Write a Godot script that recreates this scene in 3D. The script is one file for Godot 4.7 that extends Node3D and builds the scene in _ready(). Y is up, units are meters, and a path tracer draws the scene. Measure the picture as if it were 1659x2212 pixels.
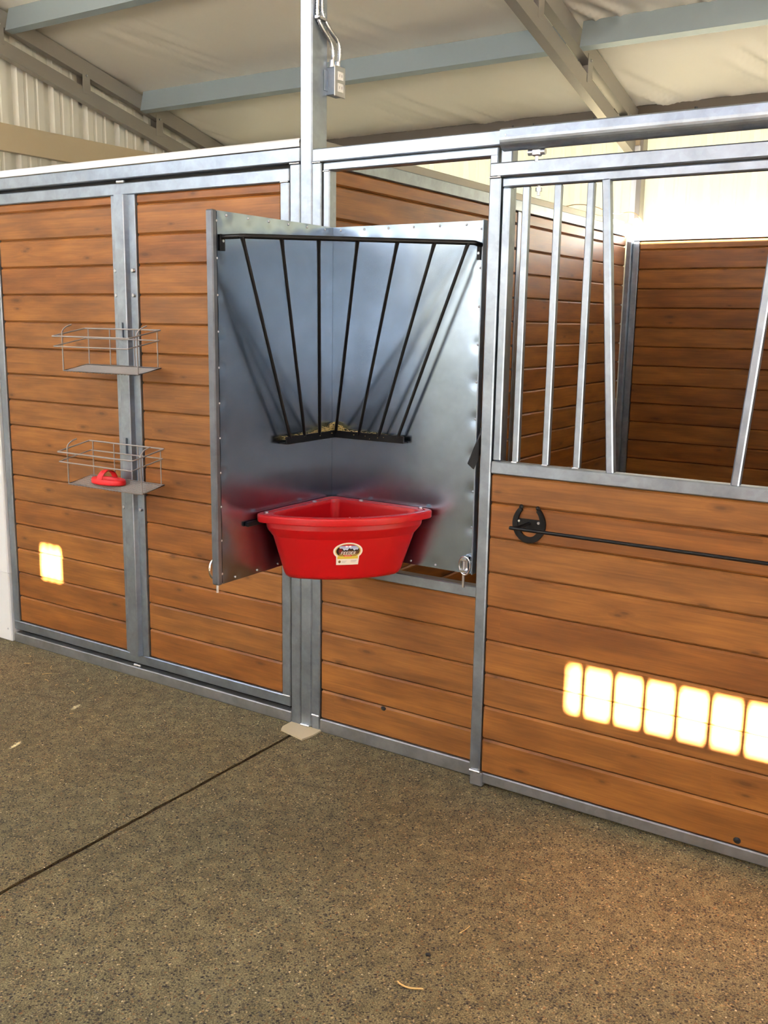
extends Node3D

# ---------------------------------------------------------------- helpers
class Geo:
	var v := PackedVector3Array()
	var n := PackedVector3Array()
	var uv := PackedVector2Array()
	var col := PackedColorArray()
	var su := 1.0
	var sv := 1.0
	var off := Vector2.ZERO
	func tri(a: Vector3, b: Vector3, c: Vector3, na: Vector3, nb: Vector3, nc: Vector3, ua := Vector2.ZERO, ub := Vector2.ZERO, uc := Vector2.ZERO) -> void:
		if (b - a).cross(c - a).dot(na + nb + nc) > 0.0:
			v.append_array([a, c, b]); n.append_array([na, nc, nb]); uv.append_array([ua, uc, ub])
		else:
			v.append_array([a, b, c]); n.append_array([na, nb, nc]); uv.append_array([ua, ub, uc])
	func quad(a: Vector3, b: Vector3, c: Vector3, d: Vector3, na: Vector3, nb: Vector3, nc: Vector3, nd: Vector3, ua := Vector2.ZERO, ub := Vector2.ZERO, uc := Vector2.ZERO, ud := Vector2.ZERO) -> void:
		tri(a, b, c, na, nb, nc, ua, ub, uc)
		tri(a, c, d, na, nc, nd, ua, uc, ud)
	func flat(a: Vector3, b: Vector3, c: Vector3, d: Vector3, out: Vector3, L := 0) -> void:
		var nn := (b - a).cross(c - a)
		if nn.length() < 1e-12:
			nn = (c - a).cross(d - a)
		nn = nn.normalized()
		if nn.dot(out) < 0.0:
			nn = -nn
		quad(a, b, c, d, nn, nn, nn, nn, m(a, L), m(b, L), m(c, L), m(d, L))
	func m(p: Vector3, L: int) -> Vector2:
		return off + Vector2(p[L] * su, (p[(L + 1) % 3] + p[(L + 2) % 3]) * sv)
	# box with chamfered edges; L is the axis along which its texture runs
	func box(c: Vector3, s: Vector3, bev := 0.003, L := 0, bas := Basis()) -> void:
		var h := s * 0.5
		bev = minf(bev, minf(h.x, minf(h.y, h.z)) * 0.9)
		var i := h - Vector3(bev, bev, bev)
		var P := func(sx: float, sy: float, sz: float, full: int) -> Vector3:
			var q := Vector3(sx * i.x, sy * i.y, sz * i.z)
			q[full] = [sx, sy, sz][full] * h[full]
			return q
		var out := func(a: Vector3, b: Vector3, cc: Vector3, d: Vector3, nn: Vector3) -> void:
			var w := (bas * nn).normalized()
			quad(c + bas * a, c + bas * b, c + bas * cc, c + bas * d, w, w, w, w, m(c + a, L), m(c + b, L), m(c + cc, L), m(c + d, L))
		for ax in 3:
			var u := (ax + 1) % 3
			var w := (ax + 2) % 3
			for s1 in [-1.0, 1.0]:
				var q := []
				for k in [[-1.0, -1.0], [1.0, -1.0], [1.0, 1.0], [-1.0, 1.0]]:
					var g := Vector3.ZERO
					g[ax] = s1; g[u] = k[0]; g[w] = k[1]
					q.append(P.call(g.x, g.y, g.z, ax))
				var nn := Vector3.ZERO
				nn[ax] = s1
				out.call(q[0], q[1], q[2], q[3], nn)
			# the edges that run along ax
			for s1 in [-1.0, 1.0]:
				for s2 in [-1.0, 1.0]:
					var g0 := Vector3.ZERO
					g0[ax] = -1.0; g0[u] = s1; g0[w] = s2
					var g1 := g0
					g1[ax] = 1.0
					var nn2 := Vector3.ZERO
					nn2[u] = s1; nn2[w] = s2
					out.call(P.call(g0.x, g0.y, g0.z, u), P.call(g1.x, g1.y, g1.z, u), P.call(g1.x, g1.y, g1.z, w), P.call(g0.x, g0.y, g0.z, w), nn2)
		for sx in [-1.0, 1.0]:
			for sy in [-1.0, 1.0]:
				for sz in [-1.0, 1.0]:
					var nn3 := bas * Vector3(sx, sy, sz).normalized()
					tri(c + bas * P.call(sx, sy, sz, 0), c + bas * P.call(sx, sy, sz, 1), c + bas * P.call(sx, sy, sz, 2), nn3, nn3, nn3, m(c, L), m(c, L), m(c, L))
	# from low corner to high corner
	func slab(a: Vector3, b: Vector3, bev := 0.003, L := 0) -> void:
		box((a + b) * 0.5, (b - a).abs(), bev, L)
	func tube(path: Array, r: float, sides := 8, closed := false, radii: Array = []) -> void:
		var cnt := path.size()
		var prev := Vector3.ZERO
		var rings := []
		var norms := []
		for k in cnt:
			var a: Vector3 = path[maxi(k - 1, 0)] if not closed else path[(k + cnt - 1) % cnt]
			var b: Vector3 = path[mini(k + 1, cnt - 1)] if not closed else path[(k + 1) % cnt]
			var t := (b - a).normalized()
			if prev == Vector3.ZERO:
				prev = t.cross(Vector3.UP if absf(t.y) < 0.9 else Vector3.RIGHT).normalized()
			prev = (prev - t * prev.dot(t)).normalized()
			var bi := t.cross(prev)
			var ring := PackedVector3Array()
			var nr := PackedVector3Array()
			var rr: float = radii[k] if radii.size() > k else r
			for j in sides:
				var an := TAU * j / sides
				var d := prev * cos(an) + bi * sin(an)
				ring.append(path[k] + d * rr)
				nr.append(d)
			rings.append(ring); norms.append(nr)
		for k in (cnt if closed else cnt - 1):
			var k2 := (k + 1) % cnt
			for j in sides:
				var j2 := (j + 1) % sides
				quad(rings[k][j], rings[k][j2], rings[k2][j2], rings[k2][j], norms[k][j], norms[k][j2], norms[k2][j2], norms[k2][j])
		if not closed:
			for e in [0, cnt - 1]:
				var t2: Vector3 = (path[0] - path[1]).normalized() if e == 0 else (path[cnt - 1] - path[cnt - 2]).normalized()
				for j in sides:
					tri(path[e], rings[e][j], rings[e][(j + 1) % sides], t2, t2, t2)
	func ball(c: Vector3, r: Vector3, seg := 8, rings := 5) -> void:
		for i in rings:
			for j in seg:
				var q := []
				for k in [[0, 0], [1, 0], [1, 1], [0, 1]]:
					var th: float = PI * (i + k[0]) / rings
					var ph: float = TAU * (j + k[1]) / seg
					q.append(Vector3(sin(th) * cos(ph), cos(th), sin(th) * sin(ph)))
				quad(c + q[0] * r, c + q[1] * r, c + q[2] * r, c + q[3] * r, q[0], q[1], q[2], q[3])
	# a flat outline pushed out along d
	func prism(poly: PackedVector2Array, o: Vector3, ax: Vector3, ay: Vector3, d: Vector3, L := 0) -> void:
		var idx := Geometry2D.triangulate_polygon(poly)
		var cen := Vector2.ZERO
		for p in poly:
			cen += p / poly.size()
		var dn := d.normalized()
		for k in range(0, idx.size(), 3):
			for e in [[Vector3.ZERO, -dn], [d, dn]]:
				var a := o + ax * poly[idx[k]].x + ay * poly[idx[k]].y + (e[0] as Vector3)
				var b := o + ax * poly[idx[k + 1]].x + ay * poly[idx[k + 1]].y + (e[0] as Vector3)
				var c := o + ax * poly[idx[k + 2]].x + ay * poly[idx[k + 2]].y + (e[0] as Vector3)
				tri(a, b, c, e[1], e[1], e[1], m(a, L), m(b, L), m(c, L))
		var sgn := -1.0 if Geometry2D.is_polygon_clockwise(poly) else 1.0
		for k in poly.size():
			var p := poly[k]
			var q := poly[(k + 1) % poly.size()]
			var e2 := (q - p).normalized() * sgn
			var nn := (ax * e2.y - ay * e2.x).normalized()
			var a2 := o + ax * p.x + ay * p.y
			var b2 := o + ax * q.x + ay * q.y
			quad(a2, b2, b2 + d, a2 + d, nn, nn, nn, nn, m(a2, L), m(b2, L), m(b2 + d, L), m(a2 + d, L))
	# a smooth grid of points, shaded towards «out»
	func grid(pts: Array, w: int, h: int, out: Vector3, uvs: PackedVector2Array) -> void:
		var nr := PackedVector3Array()
		for j in h:
			for i in w:
				var dx: Vector3 = pts[j * w + mini(i + 1, w - 1)] - pts[j * w + maxi(i - 1, 0)]
				var dy: Vector3 = pts[mini(j + 1, h - 1) * w + i] - pts[maxi(j - 1, 0) * w + i]
				var q := dx.cross(dy).normalized()
				nr.append(q if q.dot(out) > 0.0 else -q)
		for j in h - 1:
			for i in w - 1:
				var a := j * w + i
				quad(pts[a], pts[a + 1], pts[a + w + 1], pts[a + w], nr[a], nr[a + 1], nr[a + w + 1], nr[a + w], uvs[a], uvs[a + 1], uvs[a + w + 1], uvs[a + w])
	# closed rings of equal size joined by smooth skins
	func loft(rings: Array, cen: Vector3, flip := 1.0) -> void:
		var cnt: int = rings[0].size()
		var nr := []
		for k in rings.size():
			var row := PackedVector3Array()
			for j in cnt:
				var dx: Vector3 = rings[k][(j + 1) % cnt] - rings[k][(j + cnt - 1) % cnt]
				var dy: Vector3 = rings[mini(k + 1, rings.size() - 1)][j] - rings[maxi(k - 1, 0)][j]
				row.append(dx.cross(dy).normalized() * flip)
			nr.append(row)
		for k in rings.size() - 1:
			for j in cnt:
				var j2 := (j + 1) % cnt
				quad(rings[k][j], rings[k][j2], rings[k + 1][j2], rings[k + 1][j], nr[k][j], nr[k][j2], nr[k + 1][j2], nr[k + 1][j])
	func mesh(org: Vector3) -> ArrayMesh:
		var vv := v.duplicate()
		for i in vv.size():
			vv[i] -= org
		var a := []
		a.resize(Mesh.ARRAY_MAX)
		a[Mesh.ARRAY_VERTEX] = vv
		a[Mesh.ARRAY_NORMAL] = n
		a[Mesh.ARRAY_TEX_UV] = uv
		if col.size() == v.size():
			a[Mesh.ARRAY_COLOR] = col
		var am := ArrayMesh.new()
		am.add_surface_from_arrays(Mesh.PRIMITIVE_TRIANGLES, a)
		return am

var taken := {}
var org := {}
var M := {}
var wood := []
var rng := RandomNumberGenerator.new()

func numbered(called: String) -> String:
	if not taken.has(called):
		taken[called] = 0
		return called
	taken[called] += 1
	return "%s_%03d" % [called, taken[called]]

func tag(o: Node, label: String, category := "", group := "", kind := "") -> Node:
	o.set_meta("label", label)
	if category: o.set_meta("category", category)
	if group: o.set_meta("group", group)
	if kind: o.set_meta("kind", kind)
	return o

# a thing: a node at its base, whose children are its parts
func thing(called: String, label: String, category: String, at: Vector3, group := "", kind := "") -> Node3D:
	var o := Node3D.new()
	o.name = numbered(called)
	add_child(o)
	o.position = at
	org[o] = at
	tag(o, label, category, group, kind)
	return o

# one named mesh under a thing or a part, or at top level
func obj(called: String, g: Geo, mat: Material, parent: Node3D = null, at := Vector3.ZERO) -> MeshInstance3D:
	var o := MeshInstance3D.new()
	var base: Vector3 = at if parent == null else org[parent]
	o.mesh = g.mesh(base)
	o.material_override = mat
	o.name = numbered(called) if parent == null else called
	(self if parent == null else parent).add_child(o, true)
	if parent == null:
		o.position = at
	org[o] = base
	return o

func bar(called: String, parent: Node3D, mat: Material, a: Vector3, b: Vector3, bev := 0.004) -> MeshInstance3D:
	var g := Geo.new()
	var s := (b - a).abs()
	var L := 0 if s.x >= s.y and s.x >= s.z else (1 if s.y >= s.z else 2)
	g.off = Vector2(rng.randf(), rng.randf())
	g.slab(a, b, bev, L)
	return obj(called, g, mat, parent)

# one tongue-and-groove board between two corners, running along axis L
func board(parent: Node3D, a: Vector3, b: Vector3, L: int) -> void:
	var g := Geo.new()
	g.su = 1.0 / 2.4
	g.sv = 1.0 / 0.15
	g.off = Vector2(rng.randf(), rng.randf())
	g.slab(a + Vector3(0, 0.001, 0), b - Vector3(0, 0.001, 0), 0.0072, L)
	obj("plank", g, wood[rng.randi() % wood.size()], parent)

# what shows at the bottom of the grooves between boards
func tongue(parent: Node3D, a: Vector3, b: Vector3) -> void:
	bar("tongue", parent, wood[0], a, b, 0.001)

func weld(parent: Node3D, a: Vector3, b: Vector3, r := 0.0035) -> void:
	var g := Geo.new()
	var p := []
	var rad := []
	var cnt := maxi(5, int((b - a).length() / 0.004))
	for i in cnt + 1:
		p.append(a.lerp(b, float(i) / cnt) + Vector3(rng.randf_range(-1, 1), rng.randf_range(-1, 1), 0) * 0.0008)
		rad.append(r * rng.randf_range(0.75, 1.3))
	g.tube(p, r, 6, false, rad)
	obj("weld", g, M.weld, parent)

func bolt(called: String, parent: Node3D, at: Vector3, dir: Vector3, r: float, h: float, mat: Material, sides := 6) -> void:
	var g := Geo.new()
	g.tube([at - dir * 0.002, at + dir * h * 0.75, at + dir * h], r, sides, false, [r, r, r * 0.75])
	obj(called, g, mat, parent)

# ---------------------------------------------------------------- materials
func tex(im: Image) -> ImageTexture:
	im.generate_mipmaps()
	return ImageTexture.create_from_image(im)

func metal(c: Color, rough: float, metallic: float, t: Texture2D = null, rt: Texture2D = null) -> StandardMaterial3D:
	var m := StandardMaterial3D.new()
	m.albedo_color = c
	m.roughness = rough
	m.metallic = metallic
	m.metallic_specular = 0.5
	if t: m.albedo_texture = t
	if rt:
		m.roughness_texture = rt
		m.roughness_texture_channel = BaseMaterial3D.TEXTURE_CHANNEL_RED
	return m

func wood_image(sd: int) -> Image:
	var w := 1024
	var h := 128
	var r := RandomNumberGenerator.new()
	r.seed = sd
	var a := FastNoiseLite.new(); a.seed = sd; a.frequency = 0.02
	var b := FastNoiseLite.new(); b.seed = sd + 7; b.frequency = 0.05
	var f := FastNoiseLite.new(); f.seed = sd + 13; f.frequency = 0.2
	var knots := []
	for k in 3 + sd % 2:
		knots.append([r.randf() * w, r.randf_range(0.2, 0.8) * h, r.randf_range(5, 12)])
	var by := PackedByteArray()
	by.resize(w * h * 3)
	var light := Vector3(152, 99, 43)
	var dark := Vector3(90, 53, 20)
	for y in h:
		for x in w:
			var yy := float(y)
			var kt := 0.0
			for k in knots:
				var dx: float = (x - k[0]) / (k[2] * 1.5)
				var dy: float = (y - k[1]) / k[2]
				var d2 := dx * dx + dy * dy
				if d2 < 30.0:
					var e := exp(-d2 * 0.11)
					yy += e * signf(dy) * 12.0 * (1.0 - exp(-dy * dy))
					if d2 < 6.0:
						kt += exp(-d2 * 1.6) * 0.62 + 0.09 * sin(sqrt(d2) * 7.0) * exp(-d2 * 0.5)
			var edge := minf(1.0, minf(x, w - 1 - x) / 40.0)
			var low := a.get_noise_2d(x * 0.22, y * 0.6) * edge
			var gr := b.get_noise_2d(x * 0.055, yy * 2.3)
			var fi := f.get_noise_2d(x * 0.10, yy * 2.0)
			var band := sin((yy + b.get_noise_2d(x * 0.03 + 500.0, yy * 0.3) * 45.0) * 0.42)
			var t := clampf(0.66 + low * 0.50 + gr * 0.16 + fi * 0.12 + band * 0.03 - kt, 0.0, 1.0)
			var c := dark.lerp(light, t)
			var i := (y * w + x) * 3
			by[i] = int(c.x); by[i + 1] = int(c.y); by[i + 2] = int(c.z)
	return Image.create_from_data(w, h, false, Image.FORMAT_RGB8, by)

func galv_image(sd: int, strength: float) -> Image:
	var n1 := FastNoiseLite.new()
	n1.seed = sd
	n1.noise_type = FastNoiseLite.TYPE_CELLULAR
	n1.cellular_return_type = FastNoiseLite.RETURN_CELL_VALUE
	n1.frequency = 0.09
	var im := n1.get_seamless_image(512, 512)
	var n2 := FastNoiseLite.new()
	n2.seed = sd + 3
	n2.frequency = 0.012
	n2.fractal_octaves = 4
	var im2 := n2.get_seamless_image(512, 512)
	im.convert(Image.FORMAT_L8)
	im2.convert(Image.FORMAT_L8)
	var p := im.get_data()
	var q := im2.get_data()
	var by := PackedByteArray()
	by.resize(512 * 512)
	for i in by.size():
		by[i] = int(clampf(255.0 - strength * (0.30 * p[i] + 0.70 * q[i]), 0, 255))
	return Image.create_from_data(512, 512, false, Image.FORMAT_L8, by)

func floor_image() -> Image:
	var w := 1536
	var n1 := FastNoiseLite.new()
	n1.seed = 5; n1.frequency = 0.012; n1.fractal_octaves = 5
	var a := n1.get_seamless_image(w, w)
	a.convert(Image.FORMAT_L8)
	var n2 := FastNoiseLite.new()
	n2.seed = 9; n2.frequency = 0.16; n2.fractal_octaves = 2
	var b := n2.get_seamless_image(w, w)
	b.convert(Image.FORMAT_L8)
	var p := a.get_data()
	var q := b.get_data()
	var by := PackedByteArray()
	by.resize(w * w * 3)
	for i in w * w:
		var t := 0.78 + (p[i] - 128) * 0.0011 + (q[i] - 128) * 0.0026
		by[i * 3] = int(clampf(133 * t, 0, 255)); by[i * 3 + 1] = int(clampf(122 * t, 0, 255)); by[i * 3 + 2] = int(clampf(89 * t, 0, 255))
	var r := RandomNumberGenerator.new()
	r.seed = 77
	var kinds := [[54, 48, 43], [38, 35, 34], [70, 61, 47], [134, 112, 76], [162, 138, 100], [214, 196, 160], [112, 80, 50], [64, 61, 60]]
	var odds := [0.24, 0.44, 0.58, 0.72, 0.82, 0.85, 0.93, 1.0]
	for k in 34000:
		var cx := r.randi() % w
		var cy := r.randi() % w
		var u := r.randf()
		var kd := 0
		while odds[kd] < u: kd += 1
		var ra := r.randf_range(1.2, 4.2) * (0.75 if kd == 5 else 1.0)
		var el := r.randf_range(0.55, 1.0)
		var an := r.randf() * PI
		var ca := cos(an)
		var sa := sin(an)
		var c: Array = kinds[kd]
		var vary := r.randf_range(0.86, 1.12)
		var mix := r.randf_range(0.6, 1.0)
		var ri := int(ceil(ra))
		for dy in range(-ri, ri + 1):
			for dx in range(-ri, ri + 1):
				var e1 := dx * ca + dy * sa
				var e2 := (dy * ca - dx * sa) / el
				if e1 * e1 + e2 * e2 <= ra * ra:
					var i := (posmod(cy + dy, w) * w + posmod(cx + dx, w)) * 3
					for ch in 3:
						by[i + ch] = int(lerpf(by[i + ch], clampf(c[ch] * vary, 0, 255), mix))
	return Image.create_from_data(w, w, false, Image.FORMAT_RGB8, by)

const FONT := {"F": [31, 16, 16, 30, 16, 16, 16], "E": [31, 16, 16, 30, 16, 16, 31], "D": [30, 17, 17, 17, 17, 17, 30], "R": [30, 17, 17, 30, 20, 18, 17]}

func sticker_image() -> Image:
	var w := 320
	var h := 260
	var im := Image.create(w, h, false, Image.FORMAT_RGB8)
	im.fill(Color8(232, 222, 205))
	for y in h:
		for x in w:
			var dx := (x - 160) / 132.0
			var dy := (y - 98) / 80.0
			var d := dx * dx + dy * dy
			if d < 1.12 and y < 185:
				im.set_pixel(x, y, Color8(200, 178, 96))
			if d < 0.93 and y < 168:
				var ridge := 78.0 + 10.0 * sin(x * 0.06) + 6.0 * sin(x * 0.17 + 1.0)
				var c := Color8(142, 160, 198).lerp(Color8(196, 206, 222), clampf((y - 30) / 55.0, 0, 1))
				if y > ridge: c = Color8(34, 28, 30)
				if y > ridge + 16: c = Color8(96, 62, 34)
				if y > 132: c = Color8(150, 120, 58)
				if x < 92 and y > 66 and y < 112: c = Color8(122, 30, 28)
				if x < 66 and y > 52 and d > 0.6: c = Color8(38, 20, 16)
				im.set_pixel(x, y, c)
			if y < 38 and y > 12 and absf(x - 160) < 88 and d < 1.0:
				im.set_pixel(x, y, Color8(176, 40, 44))
			if y >= 158 and y < 190 and absf(x - 160) < 112:
				im.set_pixel(x, y, Color8(212, 186, 66))
	for e in [[-22, 0], [22, 0]]:
		for y in range(32, 58):
			for x in range(130, 192):
				var q := Vector2((x - 160 - e[0]) / 19.0, (y - 45) / 10.0)
				if q.length() < 1.0: im.set_pixel(x, y, Color8(238, 236, 236))
	im.fill_rect(Rect2i(116, 146, 86, 16), Color8(206, 46, 52))
	im.fill_rect(Rect2i(126, 152, 66, 4), Color8(236, 190, 180))
	for k in 3:
		im.fill_rect(Rect2i(196, 205 + k * 10, 66 - k * 6, 3), Color8(150, 142, 140))
		im.fill_rect(Rect2i(96, 212 + k * 9, 58 - k * 9, 3), Color8(170, 162, 158))
	for y in range(200, 240):
		for x in range(58, 90):
			if Vector2((x - 74) / 14.0, (y - 222) / 16.0).length() < 1.0: im.set_pixel(x, y, Color8(120, 88, 36))
	var word := "FEEDER"
	for k in word.length():
		var rows: Array = FONT[word[k]]
		for ry in 7:
			for rx in 5:
				if int(rows[ry]) & (16 >> rx):
					im.fill_rect(Rect2i(84 + k * 27 + rx * 4 + (6 - ry), 104 + ry * 5, 5, 5), Color8(236, 234, 230))
	return im

func make_materials() -> void:
	var g1 := tex(galv_image(3, 0.22))
	var g2 := tex(galv_image(21, 0.10))
	var rough := tex(galv_image(33, 0.22))
	M.galv = metal(Color8(168, 179, 190), 0.44, 0.9, g1, rough)
	M.galv_wide = metal(Color8(162, 163, 163), 0.5, 0.85, g1)
	M.galv_dark = metal(Color8(118, 122, 128), 0.5, 0.9, g1)
	M.sheet = metal(Color8(158, 174, 192), 0.22, 1.0, g2)
	M.sheet.uv1_scale = Vector3(1.3, 1.3, 1)
	M.purlin = metal(Color8(150, 163, 166), 0.48, 0.5)
	M.truss = metal(Color8(146, 141, 132), 0.48, 0.5)
	M.strut = metal(Color8(84, 76, 66), 0.6, 0.2)
	M.weld = metal(Color8(225, 226, 228), 0.35, 1.0)
	M.chrome = metal(Color8(215, 216, 220), 0.16, 1.0)
	M.zinc = metal(Color8(205, 208, 212), 0.32, 1.0)
	M.white = metal(Color8(222, 224, 222), 0.5, 0.0)
	M.white_flash = metal(Color8(226, 230, 232), 0.45, 0.3)
	M.beige = metal(Color8(224, 222, 206), 0.55, 0.0)
	M.cream = metal(Color8(232, 226, 196), 0.6, 0.0)
	M.cream.backlight_enabled = true
	M.cream.backlight = Color8(206, 198, 160)
	M.girt = metal(Color8(186, 170, 138), 0.55, 0.0)
	M.black = metal(Color8(8, 8, 9), 0.42, 0.0)
	M.black.metallic_specular = 0.35
	M.rubber = metal(Color8(16, 16, 17), 0.6, 0.0)
	M.dark_wire = metal(Color8(150, 144, 138), 0.5, 0.2)
	M.red = metal(Color8(176, 5, 14), 0.36, 0.0)
	M.red_rubber = metal(Color8(214, 22, 30), 0.5, 0.0)
	M.hay = metal(Color8(212, 186, 120), 0.9, 0.0)
	M.straw = metal(Color8(206, 172, 106), 0.9, 0.0)
	M.stone = metal(Color8(28, 27, 28), 0.8, 0.0)
	M.outlet = metal(Color8(222, 220, 214), 0.5, 0.0)
	M.cable = metal(Color8(188, 158, 112), 0.6, 0.0)
	M.dirt = metal(Color8(62, 44, 30), 0.95, 0.0)
	M.ground = metal(Color8(150, 146, 136), 0.95, 0.0)
	M.vinyl = metal(Color8(226, 222, 208), 0.42, 0.0)
	M.milky = metal(Color8(225, 228, 230), 0.6, 0.0)
	M.milky.backlight_enabled = true
	M.milky.backlight = Color8(138, 146, 160)
	M.milky_new = metal(Color8(240, 242, 244), 0.6, 0.0)
	M.milky_new.backlight_enabled = true
	M.milky_new.backlight = Color8(240, 246, 255)
	M.roof = metal(Color8(190, 186, 176), 0.6, 0.0)
	var wi := [tex(wood_image(11)), tex(wood_image(24)), tex(wood_image(35)), tex(wood_image(46))]
	for t in wi:
		for c in [Color8(255, 250, 245), Color8(238, 226, 214), Color8(246, 244, 250)]:
			var m := metal(c, 0.46, 0.0, t)
			m.metallic_specular = 0.45
			wood.append(m)
	var fl := metal(Color8(255, 255, 255), 0.72, 0.0, tex(floor_image()))
	fl.metallic_specular = 0.3
	fl.vertex_color_use_as_albedo = true
	M.floor = fl
	M.sticker = metal(Color8(255, 255, 255), 0.4, 0.0, tex(sticker_image()))

# ---------------------------------------------------------------- the scene
const ROOF0 := 4.0968      # height of the roof over the stall fronts (z = 0); it falls 1 in 4 towards the back
func roof_y(z: float) -> float:
	return ROOF0 + 0.25 * z if z < 1.83 else ROOF0 + 0.25 * (3.66 - z)

func _ready() -> void:
	rng.seed = 4242
	# camera
	var cam := Camera3D.new()
	cam.name = "camera"
	cam.transform = Transform3D(Basis(Vector3(0.8371547, 0.0154957, -0.5467467), Vector3(-0.1171423, 0.9814843, -0.1515464), Vector3(0.5342749, 0.190915, 0.8234693)).orthonormalized(), Vector3(2.4585, 1.7254, 3.15))
	cam.fov = 55.34
	cam.near = 0.05
	cam.far = 200.0
	add_child(cam)
	cam.make_current()
	# sky, sun, exposure
	var env := Environment.new()
	var sky := Sky.new()
	var sm := ProceduralSkyMaterial.new()
	sm.sky_top_color = Color8(146, 174, 220)
	sm.sky_horizon_color = Color8(226, 232, 240)
	sm.ground_bottom_color = Color8(150, 138, 118)
	sm.ground_horizon_color = Color8(190, 184, 172)
	sm.sky_energy_multiplier = 1.9
	sm.ground_energy_multiplier = 1.0
	sky.sky_material = sm
	env.background_mode = Environment.BG_SKY
	env.sky = sky
	env.tonemap_mode = Environment.TONE_MAPPER_LINEAR
	env.tonemap_exposure = 1.12
	env.sdfgi_enabled = true
	env.ssao_enabled = true
	env.ssil_enabled = true
	var we := WorldEnvironment.new()
	we.name = "environment"
	we.environment = env
	add_child(we)
	var sun := DirectionalLight3D.new()
	sun.name = "sun"
	sun.light_color = Color(1.0, 0.96, 0.92)
	sun.light_energy = 120.0
	sun.light_angular_distance = 0.35
	sun.shadow_enabled = true
	add_child(sun)
	sun.look_at_from_position(Vector3.ZERO, Vector3(-0.30, -0.32, -1.0))
	make_materials()
	build_shell()
	build_roof()
	build_far_side()
	build_post_and_rails()
	build_left_door()
	build_center_panel()
	build_partition()
	build_sliding_door()
	build_feeder()
	build_rack()
	build_bucket()
	build_baskets()
	build_blanket_bar()
	build_electrics()
	build_small()

func structure(o: Node, label: String, category: String) -> void:
	tag(o, label, category, "", "structure")

# a strip of ribbed steel sheeting; u runs along «dir», ribs recede along «deep»
func ribbed(o: Vector3, dir: Vector3, deep: Vector3, from: float, to: float, bottom: float, top: Callable, skins := 2) -> Geo:
	var g := Geo.new()
	var prof := []
	var k := floorf(from / 0.305) - 1.0
	while k * 0.305 < to + 0.4:
		var c := k * 0.305
		for q in [[-0.043, 0.0], [-0.020, 0.032], [0.020, 0.032], [0.043, 0.0], [0.093, 0.0], [0.101, 0.006], [0.117, 0.006], [0.125, 0.0], [0.180, 0.0], [0.188, 0.006], [0.204, 0.006], [0.212, 0.0]]:
			prof.append([c + q[0], q[1]])
		k += 1.0
	for i in prof.size() - 1:
		var ua: float = clampf(prof[i][0], from, to)
		var ub: float = clampf(prof[i + 1][0], from, to)
		if ub - ua < 1e-5: continue
		for s in skins:
			var e: Vector3 = deep * 0.002 * s
			var a := o + dir * ua + deep * float(prof[i][1]) + e
			var b := o + dir * ub + deep * float(prof[i + 1][1]) + e
			var ta: float = top.call(a)
			var tb: float = top.call(b)
			g.flat(Vector3(a.x, bottom, a.z), Vector3(b.x, bottom, b.z), Vector3(b.x, tb, b.z), Vector3(a.x, ta, a.z), deep * (1.0 if s else -1.0), 1)
	return g

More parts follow.
